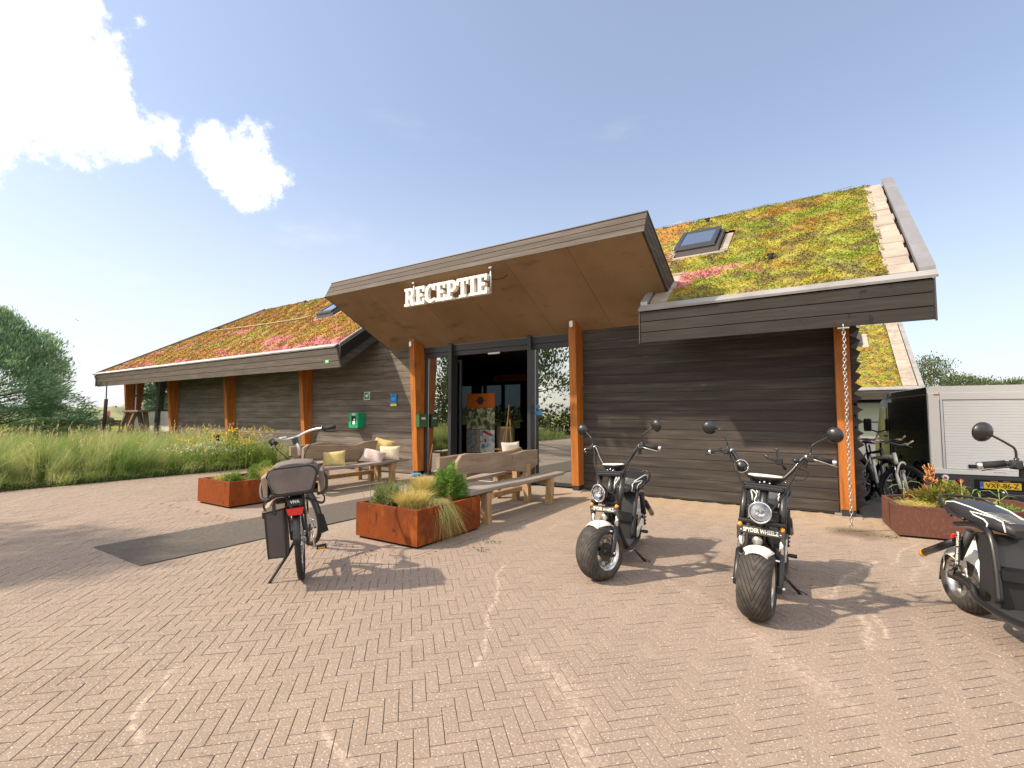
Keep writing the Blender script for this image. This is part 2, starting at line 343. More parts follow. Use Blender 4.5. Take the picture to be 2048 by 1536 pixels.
# paving: herringbone bricks at 45 degrees to the facade
def paving_mat(name, brickish=True):
    m = bpy.data.materials.new(name); B = NB(nt_new(m)); p = B.n('ShaderNodeBsdfPrincipled'); o = B.n('ShaderNodeOutputMaterial'); B.l(p.outputs[0], o.inputs[0])
    g = B.n('ShaderNodeNewGeometry'); pos = g.outputs['Position']; oi = B.n('ShaderNodeObjectInfo')
    big = B.noise(pos, .55, 4, .6); mid = B.noise(pos, 3.0, 6, .65); fin = B.noise(pos, 55, 4, .7)
    if brickish:
        r = B.m('FRACT', B.m('ADD', g.outputs['Random Per Island'], oi.outputs['Random']))
        c = B.mix(r, (.240, .190, .150), (.266, .212, .170))
        r2 = B.m('FRACT', B.m('MULTIPLY', r, 9.7)); c = B.mix(B.m('MULTIPLY', B.step(r2, .72, 1.0), .40), c, (.225, .175, .140))
    else: c = (.25, .208, .168, 1)
    c = B.mix(B.m('MULTIPLY', B.step(big, .35, .7), .40), c, (.30, .235, .175))
    c = B.mix(B.m('MULTIPLY', B.step(mid, .50, .78), .42), c, (.37, .30, .23))
    c = B.mix(B.m('MULTIPLY', B.step(fin, .55, .72), .35), c, (.48, .38, .30))
    st = B.noise(B.vm('ADD', pos, (31, 7, 0)), 1.1, 5, .6); c = B.mix(B.m('MULTIPLY', B.step(st, .54, .70), .30), c, (.185, .135, .108))
    st2 = B.noise(B.vm('ADD', pos, (3, 41, 0)), .35, 3, .5); c = B.mix(B.m('MULTIPLY', B.step(st2, .42, .62), .35), c, (.265, .200, .172))
    sp3 = B.noise(B.vm('ADD', pos, (9, 9, 0)), 4.2, 3, .5); c = B.mix(B.m('MULTIPLY', B.step(sp3, .70, .74), .40), c, (.12, .09, .075))
    spk = B.noise(pos, 105, 3, .6); c = B.mix(B.m('MULTIPLY', B.step(spk, .59, .66), .70), c, (.085, .065, .052))
    spk2 = B.noise(B.vm('ADD', pos, (5, 3, 1)), 90, 3, .6); c = B.mix(B.m('MULTIPLY', B.step(spk2, .58, .66), .70), c, (.66, .56, .46))
    # wind-blown sand: swept arcs and scuffs in world space
    wz = B.n('ShaderNodeTexNoise'); B.l(pos, wz.inputs['Vector']); wz.inputs['Scale'].default_value = 1.8; wz.inputs['Detail'].default_value = 3
    pw = B.vm('ADD', pos, B.vm('SCALE', B.vm('SUBTRACT', wz.outputs['Color'], (.5, .5, .5)), scale=.30))
    sand = None
    for ax, ay, bx, by, w, s_ in SEGS:
        dx, dy = bx-ax, by-ay; L2 = dx*dx+dy*dy
        rel = B.vm('SUBTRACT', pw, (ax, ay, 0)); t = B.m('DIVIDE', B.vm('DOT_PRODUCT', rel, (dx, dy, 0)), L2, clamp=True)
        near = B.vm('SUBTRACT', B.vm('MULTIPLY', rel, (1, 1, 0)), B.vm('SCALE', (dx, dy, 0), scale=t))
        d = B.vm('LENGTH', near); v = B.m('MULTIPLY', B.step(d, w*.8, 0), s_*.72); sand = v if sand is None else B.m('MAXIMUM', sand, v)
    gr = B.noise(pos, 26, 5, .7); sand = B.m('MULTIPLY', sand, B.step(gr, .40, .66))
    c = B.mix(sand, c, (.62, .51, .40))
    # sand drifted along the foot of the right wall, damp patch under the chain
    sx = B.n('ShaderNodeSeparateXYZ'); B.l(pos, sx.inputs[0])
    wall = B.m('MULTIPLY', B.step(B.m('ADD', sx.outputs[1], B.m('MULTIPLY', mid, 2.2)), 7.4, 9.2), B.step(sx.outputs[0], -4.6, -3.2))
    c = B.mix(B.m('MULTIPLY', wall, .65), c, (.42, .31, .205))
    wet = B.vm('DISTANCE', pw, (.22, 7.12, 0)); c = B.mix(B.m('MULTIPLY', B.step(wet, .42, .08), .7), c, (.07, .05, .03))
    B.l(c, p.inputs['Base Color']); p.inputs['Roughness'].default_value = .88; p.inputs['Specular IOR Level'].default_value = .3
    bn = B.n('ShaderNodeBump'); bn.inputs['Strength'].default_value = .55; bn.inputs['Distance'].default_value = .004
    B.l(B.noise(pos, 90, 5, .75), bn.inputs['Height']); B.l(bn.outputs[0], p.inputs['Normal']); return m
def gp(px, py):
    v = ray(px, py); t = -CAMH/v.z; return v.x*t, v.y*t
SEGS = []
def seg_px(pts, w, s):
    for a, b in zip(pts, pts[1:]): SEGS.append((*gp(*a), *gp(*b), w, s))
seg_px([(1012, 1128), (985, 1190), (968, 1250), (962, 1330)], .035, .9)
seg_px([(355, 1330), (300, 1415), (262, 1500)], .03, .9)
seg_px([(650, 1455), (730, 1535)], .035, .85)
seg_px([(1830, 1088), (1802, 1108), (1778, 1130)], .03, .85)
seg_px([(1750, 1125), (1690, 1160), (1640, 1195)], .05, .9)
seg_px([(1735, 1235), (1745, 1300)], .07, .8)
seg_px([(1765, 1235), (1778, 1280)], .04, .8)
seg_px([(1850, 1120), (1820, 1170)], .05, .6)
seg_px([(700, 1110), (790, 1132)], .018, .9)
seg_px([(1100, 1060), (1165, 1018)], .02, .8)
seg_px([(1060, 1310), (1160, 1400), (1190, 1530)], .14, .55)
seg_px([(1340, 1170), (1430, 1215), (1700, 1420)], .16, .4)
PAVE = paving_mat('paving_brick'); PADM = paving_mat('smooth_concrete', False)
JOINT = mat('joint_sand', (.12, .094, .070), .95, layers=(((.25, .20, .155), .9, .36, .50), ((.05, .04, .03), 8, .5, .7), ((.07, .085, .025), 4, .64, .74)))
PX0, PX1, PY0, PY1 = -12.55, 9.0, -6.0, 8.30
PAD = (-8.75, -3.62, 3.68, 8.30)
pave = single('pavement', MB().add([(PX0, PY0, -.0065), (PX1, PY0, -.0065), (PX1, PY1, -.0065), (PX0, PY1, -.0065)], [(0, 1, 2, 3)]), JOINT, (-2, 1, -.0065), kind='structure')
L_, W_ = .2, .2/3; gap = .0034; ch = .0015
def in_pave(x, y):
    if not (PX0+.08 < x < PX1 and PY0 < y < PY1-.06): return False
    return not (PAD[0]-.15 < x < PAD[1]+.15 and PAD[2]-.15 < y)
c45 = math.cos(rad(45)); N = 250; cells = []
for i in range(-N, N):
    for j in range(-N, N):
        s4 = (i-j) % 6
        if s4 == 0: a, b, o = (i+1.5)*W_, (j+.5)*W_, 0
        elif s4 == 5: a, b, o = (i+.5)*W_, (j+1.5)*W_, 1
        else: continue
        x = (a-b)*c45; y = (a+b)*c45+1.0
        if in_pave(x, y): cells.append((x, y, rad(45)+(rad(90) if o else 0)))
# stretcher courses round the entrance pad
yy = PAD[2]
for k in range(23): cells += [(PAD[1]+.04, PAD[2]+.1+k*.2, rad(90)), (PAD[1]+.108, PAD[2]+.0+k*.2, rad(90))]
for k in range(25): cells.append((PAD[0]+.03+k*.2, PAD[2]-.04, 0))
for k in range(23): cells.append((PAD[0]-.04, PAD[2]+.1+k*.2, rad(90)))
for k in range(int((PY1-PY0)/.2)): cells.append((PX0+.03, PY0+.1+k*.2, rad(90)))
hl, hw, h = L_/2-gap/2, W_/2-gap/2, .03
bv = np.array([(-hl, -hw, -h), (hl, -hw, -h), (hl, hw, -h), (-hl, hw, -h), (-hl, -hw, -ch), (hl, -hw, -ch), (hl, hw, -ch), (-hl, hw, -ch),
               (-hl+ch, -hw+ch, 0), (hl-ch, -hw+ch, 0), (hl-ch, hw-ch, 0), (-hl+ch, hw-ch, 0)])
bf = np.array([(0, 1, 5, 4), (1, 2, 6, 5), (2, 3, 7, 6), (3, 0, 4, 7), (4, 5, 9, 8), (5, 6, 10, 9), (6, 7, 11, 10), (7, 4, 8, 11), (8, 9, 10, 11)])
def depth_px(x, y):
    q = Vector((x, y, -CAMH)); z = q.dot(_F)
    if z < .3: return None
    px, py = 1024+FPX*q.dot(_R)/z, 768-FPX*q.dot(_U)/z
    return (q.length if -10 < px < 2058 and py < 1550 else None)
near = sorted(((d, i) for i, c in enumerate(cells) if (d := depth_px(c[0], c[1])) is not None))[:300]
nid = {i for _, i in near}
bme = fast_mesh('brick', bv, bf, PAVE)
for _, i in near:
    x, y, a = cells[i]; o = bpy.data.objects.new('brick', bme); put(o, pave)
    o.location = Vector((x, y, random.uniform(-.0006, .0006)))-pave.location
    o.rotation_euler = (random.gauss(0, .0015), random.gauss(0, .002), a+random.gauss(0, .006)+(math.pi if random.random() < .5 else 0))
rest = np.array([c for i, c in enumerate(cells) if i not in nid]); n = len(rest)
ang = rest[:, 2]+RNG.normal(0, .006, n); ca, sa = np.cos(ang), np.sin(ang)
tx, ty = RNG.normal(0, .0015, n), RNG.normal(0, .003, n)
V = np.empty((n, 12, 3)); V[:, :, 0] = rest[:, None, 0]+bv[None, :, 0]*ca[:, None]-bv[None, :, 1]*sa[:, None]
V[:, :, 1] = rest[:, None, 1]+bv[None, :, 0]*sa[:, None]+bv[None, :, 1]*ca[:, None]
V[:, :, 2] = bv[None, :, 2]+RNG.uniform(-.0015, .0015, n)[:, None]+bv[None, :, 0]*tx[:, None]+bv[None, :, 1]*ty[:, None]
Fq = (bf[None]+(np.arange(n)*12)[:, None, None]).reshape(-1, 4)
fast_obj('brick_field', V.reshape(-1, 3), Fq, PAVE, parent=pave, kind='stuff')
plane('entrance_pad', PAD[0]-.17, PAD[1]+.19, PAD[2]-.17, PAD[3]+.1, -.003, PADM)
ASPH = mat('yard_asphalt', (.13, .125, .12), .9, layers=(((.17, .16, .15), .8, .4, .7), ((.09, .088, .085), 5, .5, .8)), bump=(60, .4, (1, 1, 1), .004))
plane('yard', .32, 40, 8.30, 90, -.006, ASPH)
plane('plaza_edge', 9.0, 40, -30, 8.30, -.007, PADM)
plane('plaza_back', PX0, 9.0, -30, -6.0, -.007, PADM)
SOIL = mat('bed_soil', (.075, .060, .035), .95, layers=(((.045, .055, .02), 2, .4, .7), ((.14, .11, .06), 9, .55, .75)), bump=(12, .6, (1, 1, 1), .03))
plane('grass_bed', -60, PX0-.02, -30, 8.30, -.004, SOIL)
# doormat
mm = MB().box(-6.52, -5.36, 1.98, 8.15, -.002, .012, .004)
MATM = mat('coir_mat', (.085, .072, .060), .95, layers=(((.135, .115, .095), 30, .45, .7), ((.15, .14, .125), 90, .62, .75), ((.09, .08, .07), 1.2, .4, .7)), bump=(160, .9, (1, 1, 1), .006))
single('doormat', mm, MATM, (-5.94, 5, 0), 'long dark grey entrance runner laid on the bricks towards the glass doors', 'doormat')

# ---------------------------------------------------------------- vegetation helpers
def blade_arrays(bx, by, bz, hgt, wid, lean, az, curl, segs=3):
    """ribbons: base xyz, height, width, lean distance, azimuth of lean, curl power"""
    n = len(bx); t = np.linspace(0, 1, segs+1)
    hx = lean[:, None]*(t[None]**curl[:, None]); px = bx[:, None]+hx*np.cos(az)[:, None]; py = by[:, None]+hx*np.sin(az)[:, None]
    pz = bz[:, None]+hgt[:, None]*(t[None]-.12*t[None]**3*(lean/np.maximum(hgt, .01))[:, None])
    fa = RNG.uniform(0, 2*np.pi, n); w = wid[:, None]*(1-t[None]**2*.92)/2
    dx, dy = np.cos(fa)[:, None]*w, np.sin(fa)[:, None]*w
    V = np.empty((n, segs+1, 2, 3)); V[:, :, 0, 0] = px-dx; V[:, :, 1, 0] = px+dx; V[:, :, 0, 1] = py-dy; V[:, :, 1, 1] = py+dy; V[:, :, :, 2] = pz[:, :, None]
    base = np.array([(2*i, 2*i+1, 2*i+3, 2*i+2) for i in range(segs)]); k = 2*(segs+1)
    return V.reshape(-1, 3), (base[None]+(np.arange(n)*k)[:, None, None]).reshape(-1, 4)
def foliage_mat(name, cols, rough=.6, transl=.35, bign=None):
    m = bpy.data.materials.new(name); B = NB(nt_new(m)); g = B.n('ShaderNodeNewGeometry'); r = g.outputs['Random Per Island']
    ramp = B.n('ShaderNodeValToRGB'); B.l(r, ramp.inputs[0]); cr = ramp.color_ramp
    while len(cr.elements) > 1: cr.elements.remove(cr.elements[-1])
    for i, (t, c) in enumerate(cols):
        e = cr.elements[0] if i == 0 else cr.elements.new(t); e.position = t; e.color = (*c, 1)
    col = ramp.outputs[0]
    if bign:
        c2, sc, lo, hi, amt = bign
        col = B.mix(B.m('MULTIPLY', B.step(B.noise(g.outputs['Position'], sc, 4, .6), lo, hi), amt), col, c2)
    p = B.n('ShaderNodeBsdfPrincipled'); B.l(col, p.inputs['Base Color']); p.inputs['Roughness'].default_value = rough; p.inputs['Specular IOR Level'].default_value = .25
    t = B.n('ShaderNodeBsdfTranslucent'); B.l(col, t.inputs[0]); mx = B.n('ShaderNodeMixShader'); mx.inputs[0].default_value = transl
    B.l(p.outputs[0], mx.inputs[1]); B.l(t.outputs[0], mx.inputs[2]); o = B.n('ShaderNodeOutputMaterial'); B.l(mx.outputs[0], o.inputs[0]); return m
def leaf_quads(C, size, up=.3, aspect=.5, axis=None):
    """random small quads about centres C (n,3)"""
    n = len(C); a = RNG.normal(0, 1, (n, 3)) if axis is None else axis+RNG.normal(0, .35, (n, 3))
    a[:, 2] += up if axis is None else 0; a /= np.linalg.norm(a, axis=1)[:, None]+1e-9
    b = np.cross(a, RNG.normal(0, 1, (n, 3))); b /= np.linalg.norm(b, axis=1)[:, None]+1e-9
    s = (size*RNG.uniform(.6, 1.3, n))[:, None]; w = b*s*aspect
    V = np.stack([C-a*s*.5, C+w*.5, C+a*s*.5, C-w*.5], 1)
    return V.reshape(-1, 3), np.arange(4*n).reshape(-1, 4)

# tall dune grass in the bed on the left
GRASS = foliage_mat('dune_grass', [(0, (.22, .33, .09)), (.4, (.36, .46, .14)), (.65, (.50, .53, .21)), (.82, (.64, .56, .31)), (.92, (.54, .42, .24)), (1, (.26, .38, .10))], bign=((.15, .27, .055), .8, .44, .60, .75))
def patch_noise(x, y, s, seed=0):
    return .5+.25*(np.sin(x*s*1.7+seed)+np.sin(y*s*2.1+x*s*.6+seed*2.3)*.6+np.sin((x+y)*s*3.7+seed)*.4)
def grass_bed(name, n, xr, yr, hr, wid, mask=None, seed=0, leanr=(.15, .7), **kw):
    x = RNG.uniform(*xr, n); y = RNG.uniform(*yr, n)
    if mask is not None: k = mask(x, y); x, y = x[k], y[k]
    n = len(x); pn = patch_noise(x, y, 1.3, seed)
    # gather into clumps
    cx = np.round(x/.55); cy = np.round(y/.55); hs = np.abs(np.sin(cx*12.9+cy*78.2)*43758.5)%1; hs2 = np.abs(np.sin(cx*39.3+cy*11.1)*24634.6)%1; gx = (cx+(hs-.5)*.7)*.55; gy = (cy+(hs2-.5)*.7)*.55; q = RNG.uniform(.25, .85, n); x = x+(gx-x)*q; y = y+(gy-y)*q
    k = x < PX0-.03; x, y, pn = x[k], y[k], pn[k]; n = len(x)
    hs, hs2 = hs[k], hs2[k]; h = RNG.uniform(*hr, n)*(.35+.45*pn+.55*hs); edge = np.clip((PX0-x)/.8, .35, 1); h *= edge
    az = RNG.normal(rad(25), .8, n); lean = h*RNG.uniform(*leanr, n)*(.5+.4*patch_noise(x, y, .9, 5)+.6*hs2)+0*az; az = az+(hs2-.5)*1.6; bent = RNG.random(n) < .10; lean = np.where(bent, h*1.3, lean)
    return blade_arrays(x, y, np.full(n, -.01), h, np.full(n, wid)*RNG.uniform(.6, 1.4, n), lean, az, RNG.uniform(1.3, 2.4, n))
Vs, Fs = grass_bed('g', 62000, (-19, PX0), (-1.5, 8.25), (.50, 1.0), .010)
nst = 420; sx_ = RNG.uniform(-19, PX0-.2, nst); sy_ = RNG.uniform(-1.5, 8.2, nst); sh_ = RNG.uniform(.80, 1.15, nst)
Vt, Ft = blade_arrays(sx_, sy_, np.zeros(nst), sh_, np.full(nst, .006), sh_*RNG.uniform(.1, .4, nst), RNG.normal(rad(20), .6, nst), np.full(nst, 1.8), 4)
tipx = Vt.reshape(nst, 5, 2, 3)[:, 4].mean(1); Ct = np.repeat(tipx, 5, 0)+RNG.normal(0, 1, (nst*5, 3))*(.012, .012, .07)-(0, 0, .06); ax_t = np.tile((.25, .05, 1.0), (nst*5, 1))
Vh, Fh = leaf_quads(Ct, .10, aspect=.16, axis=ax_t)
fast_obj('seed_stalks', np.vstack([Vt, Vh]), np.vstack([Ft, Fh+len(Vt)]), foliage_mat('straw', [(0, (.52, .42, .24)), (1, (.62, .50, .30))]), loc=(-15, 4, 0), kind='stuff', label='pale straw seed heads standing above the dune grass', category='grass')
fast_obj('dune_grass', Vs, Fs, GRASS, loc=(-15, 4, 0), kind='stuff', label='tall windblown dune grass along the paved edge', category='grass')
V2, F2 = grass_bed('g', 30000, (-30, -19), (-4, 8.2), (.5, 1.0), .016, seed=3)
V3, F3 = grass_bed('g', 9000, (-19, PX0), (-9, -1.5), (.5, 1.0), .014, seed=3)
fast_obj('far_dune_grass', np.vstack([V2, V3]), np.vstack([F2, F3+len(V2)]), GRASS, loc=(-24, 4, 0), kind='stuff', label='rougher dune grass further back in the bed', category='grass')
# low green fringe at the kerb
FRINGE = foliage_mat('low_weeds', [(0, (.04, .075, .015)), (.5, (.07, .11, .022)), (1, (.13, .15, .05))])
n = 9000; x = PX0-np.abs(RNG.normal(0, .22, n))-.02; y = RNG.uniform(-1.5, 8.2, n)
C = np.stack([x, y, np.abs(RNG.normal(.03, .05, n))], 1); Vq, Fq = leaf_quads(C, .05, .6, .4)
fast_obj('weed_fringe', Vq, Fq, FRINGE, loc=(-12.8, 3, 0), kind='stuff', label='low green weeds at the foot of the grass', category='weeds')
# meadow beyond
MEAD = foliage_mat('meadow_grass', [(0, (.26, .32, .05)), (.4, (.42, .44, .07)), (.7, (.58, .54, .12)), (.9, (.70, .62, .10)), (1, (.22, .28, .06))], bign=((.60, .56, .10), .12, .4, .6, .4))
n = 60000; rr = np.exp(RNG.uniform(np.log(24), np.log(130), n)); aa = RNG.uniform(rad(108), rad(200), n)
x, y = rr*np.cos(aa), rr*np.sin(aa); k = ~((y > 6.6) & (y < 15) & (x > -24.2-(y-7)*-1.0*0)) & ~((x > -30) & (y < 8.3)); x, y, rr = x[k], y[k], rr[k]; n = len(x)
hh = RNG.uniform(.3, .7, n); Vq, Fq = blade_arrays(x, y, np.full(n, -.03), hh, .022*rr/24, hh*RNG.uniform(.1, .6, n), RNG.normal(rad(20), 1, n), RNG.uniform(1.3, 2.2, n), 2)
fast_obj('meadow', Vq, Fq, MEAD, loc=(-50, 20, 0), kind='stuff', label='yellow green meadow running back to the dunes', category='meadow')
# dunes on the horizon
DUNE = mat('dune_cover', (.25, .26, .11), .95, layers=(((.12, .145, .065), .035, .42, .6), ((.28, .25, .14), .12, .55, .75)), bump=(.6, .8, (1, 1, 1), .6))
xs = np.linspace(-1, 1, 181); DV = []
for ri, r0 in enumerate(np.linspace(120, 520, 34)):
    for t in np.linspace(rad(95), rad(215), 240):
        f = np.clip((r0-125)/160, 0, 1)
        hh = f*(1.6+1.0*math.sin(t*23+r0*.02)+1.2*math.sin(t*57+r0*.035+1)+.7*math.sin(t*131+r0*.06)+.5*math.sin(t*211-r0*.05)+r0*.0065)
        DV.append((r0*math.cos(t), r0*math.sin(t), max(hh, -.0)-.04))
DV = np.array(DV); DF = np.array([(i*240+j, i*240+j+1, (i+1)*240+j+1, (i+1)*240+j) for i in range(33) for j in range(239)])
fast_obj('dunes', DV, DF, DUNE, loc=(-200, 60, 0), smooth=True, kind='structure')
n = 5000; rr = RNG.uniform(150, 420, n); aa = RNG.uniform(rad(110), rad(190), n); bx, by = rr*np.cos(aa), rr*np.sin(aa)
SCRUB = foliage_mat('dune_scrub', [(0, (.055, .08, .03)), (1, (.12, .14, .06))])
cl = RNG.random(n) < .5; sel = np.sin(bx*.05)+np.sin(by*.07+1) > .1; bx, by, rr = bx[sel], by[sel], rr[sel]
C = np.stack([bx, by, 2.2+rr*.004+RNG.normal(0, .8, len(bx))], 1); Vq, Fq = leaf_quads(C, 1.6, .3, .8)
fast_obj('dune_scrub', Vq, Fq, SCRUB, loc=(-200, 60, 0), kind='stuff', label='dark scrub dotted over the distant dunes', category='scrub')
# ---------------------------------------------------------------- reception building
WY = 8.35                                                    # front wall plane
SL = .71; EY, EZ = 7.20, 2.95                                # eave line and roof slope
def RZ(y): return EZ+SL*(y-EY)
BL = thing('reception_building', 'dark timber-clad reception building with sedum roofs and a raised entrance canopy', 'building', (-8, 8.35, 0))
def planks(name, m, x0, x1, y, z0, z1, parent, pitch=.16, th=.013, rail=True):
    z = z0; 
    while z < z1-.03:
        t = min(z+pitch-.007, z1); b = MB().box(x0, x1, y-th+random.uniform(-.0015, .0015), y, z, t, .004)
        part(name, b, m, parent); z += pitch
# continuous backing walls, grey lightened so the board gaps look like lit edges
b = MB()
for x0, x1 in ((-3.85, .26), (-24.0, -7.90)): b.box(x0, x1, WY+.005, WY+.16, 0, 3.30)
b.box(-7.90, -3.85, WY+.005, WY+.16, 2.93, 3.4)
part('wall_backing', b, mat('lit_groove_grey', (.15, .135, .12), .85), BL)
planks('wall_plank', CLADX, -3.83, .075, WY, .02, 3.25, BL)
planks('wall_plank', CLADL, -12.03, -8.05, WY, .02, 3.25, BL)
planks('wall_plank', CLADL, -16.05, -12.19, WY, .02, 3.20, BL)
planks('wall_plank', CLADL, -20.0, -16.21, WY, .02, 3.20, BL)
# tapered timber posts: narrow at the foot, deeper at the head
def post(x0, x1, zt, yt, yb=8.17, yback=WY+.0, foot=True, shoe=True):
    z0 = .10 if shoe else 0
    pr = [(x0, yb, z0), (x0, yback, z0), (x0, yback, zt), (x0, yt, zt)]
    p = part('timber_post', MB().prism(pr, (x1-x0, 0, 0)), WOODO, BL)
    if shoe:
        part('post_shoe', MB().box(x0+.01, x1-.01, yb+.01, yback-.005, .0, .10, .003), ALU, p)
        part('footing', MB().box(x0-.07, x1+.07, yb-.08, yback+.02, -.02, .012, .005), SLAB, p)
    return p
post(-8.04, -7.89, 3.28, 8.03, 8.21, WY+.12); post(-3.98, -3.84, 3.26, 8.02, 8.13, WY+.12)
post(.09, .262, 2.85, 7.98, 8.10)
for x in (-12.19, -16.21, -20.16, -24.0): post(x, x+.155, 2.75, 7.98, 8.2, shoe=False)
# louvred gable wall on the right: boards seen end-on as a row of teeth
for k in range(19):
    z = .10+k*.163
    part('louvre_board', MB().prism([(.272, 8.36, z-.03), (.40, 8.36, z+.055), (.272, 8.36, z+.135)], (0, 6.0, 0)), CLADX, BL)
part('gable_wall', MB().box(.10, .265, 8.52, 14.4, 0, 3.4), BLACK, BL)
# gable triangles
for gx in (.10,):
    part('gable_triangle', MB().prism([(gx, 8.5, 3.38), (gx, 13.1, 3.38), (gx, 10.8, 5.0)], (.15, 0, 0)), BLACK, BL)
part('rear_wall', MB().box(-24, -12.2, 14.4, 14.55, 0, 3.2).box(-8.92, .26, 14.4, 14.55, 0, 3.2).box(-12.2, -8.6, 14.4, 14.55, 2.62, 3.2), BLACK, BL)
part('end_wall', MB().prism([(-24, 8.36, 0), (-23.85, 8.36, 0), (-19, 14.4, 0), (-19.15, 14.4, 0)], (0, 0, 3.1)), BLACK, BL)
# interior shell
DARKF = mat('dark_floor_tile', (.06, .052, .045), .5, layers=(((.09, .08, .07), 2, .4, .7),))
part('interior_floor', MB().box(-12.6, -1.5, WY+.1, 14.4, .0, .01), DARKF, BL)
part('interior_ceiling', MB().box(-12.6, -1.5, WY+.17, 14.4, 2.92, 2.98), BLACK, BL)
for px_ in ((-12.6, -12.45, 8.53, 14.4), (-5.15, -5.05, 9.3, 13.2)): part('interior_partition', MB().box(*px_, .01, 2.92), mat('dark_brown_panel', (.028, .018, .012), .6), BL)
part('interior_beam', MB().box(-9.6, -5.2, 13.6, 13.75, 2.5, 2.72), WOODO, BL)
for x in (-12.15, -11.05, -10.55, -9.75, -8.95):
    part('rear_window_frame', MB().box(x-.05, x+.05, 14.38, 14.48, 0, 2.62), ALU, BL)
for a_, b_ in ((-12.10, -11.10), (-11.0, -10.6), (-10.5, -9.8), (-9.7, -9.0)): part('rear_window', MB().box(a_, b_, 14.42, 14.43, 0, 2.62), glass_mat('smoked_glass', (.18, .21, .22), .05), BL)
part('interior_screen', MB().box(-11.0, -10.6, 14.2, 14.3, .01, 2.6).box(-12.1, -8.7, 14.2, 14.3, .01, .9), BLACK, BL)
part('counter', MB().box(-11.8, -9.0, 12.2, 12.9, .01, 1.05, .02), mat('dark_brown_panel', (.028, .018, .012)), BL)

# ---- entrance glazing
GY = WY+.10
fr = part('entrance_frame', MB().box(-7.88, -7.81, GY-.05, GY+.05, .02, 2.70, .004).box(-4.05, -3.985, GY-.05, GY+.05, .02, 2.70, .004)
     .box(-7.88, -3.985, GY-.06, GY+.05, 2.70, 2.80, .004).box(-7.88, -3.985, GY-.085, GY+.05, 2.80, 2.935, .004)
     .box(-7.81, -7.08, GY-.04, GY+.04, .02, .09, .004).box(-4.93, -4.05, GY-.04, GY+.04, .02, .09, .004), ALU, BL)
part('mullion', MB().box(-7.07, -6.98, GY-.17, GY+.05, .02, 2.96, .005), ALU, BL); part('mullion', MB().box(-5.02, -4.94, GY-.17, GY+.05, .02, 2.96, .005), ALU, BL)
for x0, x1 in ((-7.81, -7.07), (-4.94, -4.05)):
    p = part('side_window', MB().box(x0, x1, GY-.006, GY+.006, .09, 2.70), GLASS, BL)
    part('glazing_edge', MB().box(x0, x0+.018, GY-.012, GY+.012, .09, 2.70).box(x1-.018, x1, GY-.012, GY+.012, .09, 2.70), ALUL, p)
for x0, x1 in ((-7.79, -6.90), (-5.10, -4.10)):              # the two sliding leaves, pushed open behind the side windows
    d = part('sliding_door', MB().box(x0, x0+.05, GY+.075, GY+.125, .02, 2.62, .003).box(x1-.05, x1, GY+.075, GY+.125, .02, 2.62, .003)
             .box(x0+.05, x1-.05, GY+.075, GY+.125, 2.56, 2.62).box(x0+.05, x1-.05, GY+.075, GY+.125, .02, .10), ALU, BL)
    part('door_glass', MB().box(x0+.05, x1-.05, GY+.095, GY+.105, .10, 2.56), GLASS, d)
part('threshold', MB().box(-6.98, -5.02, GY-.2, GY+.15, .0, .018, .004), ALUL, BL)
part('door_sensor', MB().box(-6.02, -5.72, GY-.13, GY-.065, 2.655, 2.70, .01), ALUL, BL)
BLUES = mat('blue_sticker', (.03, .25, .55), .5)
part('round_sticker', MB().lathe([(0, 0), (0, .045), (.002, .045), (.002, 0)], 20, 'y', (-4.87, GY-.010, 1.55), smooth=False), BLUES, BL)
part('door_sticker', MB().box(-4.92, -4.78, GY-.010, GY-.0075, 1.38, 1.46), BLUES, BL)
part('blind', MB().box(-7.80, -7.55, GY+.02, GY+.03, 1.95, 2.69), mat('roller_blind', (.40, .40, .35), .8), BL)

# ---- canopy: slab rising towards the plaza
CY, CZ, BY, BZ = 6.47, 3.90, 8.35, 2.95
CX0, CX1 = -9.0, -2.05
al = math.atan((CZ-BZ)/(BY-CY)); nv = Vector((0, math.sin(al), math.cos(al))); dv = Vector((0, -math.cos(al), math.sin(al)))
LB, BB = Vector((0, CY, CZ)), Vector((0, BY, BZ)); TH = .375
def C3(x, p): return Vector((x, p.y, p.z))
npan = 6; pw = (CX1-CX0-.06)/npan
for k in range(npan):
    x0 = CX0+.03+k*pw; a = C3(x0+.003, LB+nv*.004-dv*.01); c = C3(x0+.003, BB+nv*.004)
    b = MB().prism([a, c, c+nv*.012, a+nv*.012], (pw-.006, 0, 0)); part('soffit_panel', b, SOFFIT, BL)
BBk = BB-dv*.35
core = MB().prism([C3(CX0+.03, LB+nv*.02-dv*.03), C3(CX0+.03, BBk+nv*.02), C3(CX0+.03, BBk+nv*(TH-.01)), C3(CX0+.03, LB+nv*(TH-.01)-dv*.03)], (CX1-CX0-.06, 0, 0))
part('canopy_core', core, mat('soffit_batten', (.20, .15, .11), .8), BL)
bh = TH/3
part('board_backing', MB().prism([C3(CX0+.01, LB+nv*.01-dv*.0285), C3(CX0+.01, LB+nv*.01-dv*.0295), C3(CX0+.01, LB+nv*(TH-.01)-dv*.0295), C3(CX0+.01, LB+nv*(TH-.01)-dv*.0285)], (CX1-CX0-.02, 0, 0)), BLACK, BL)
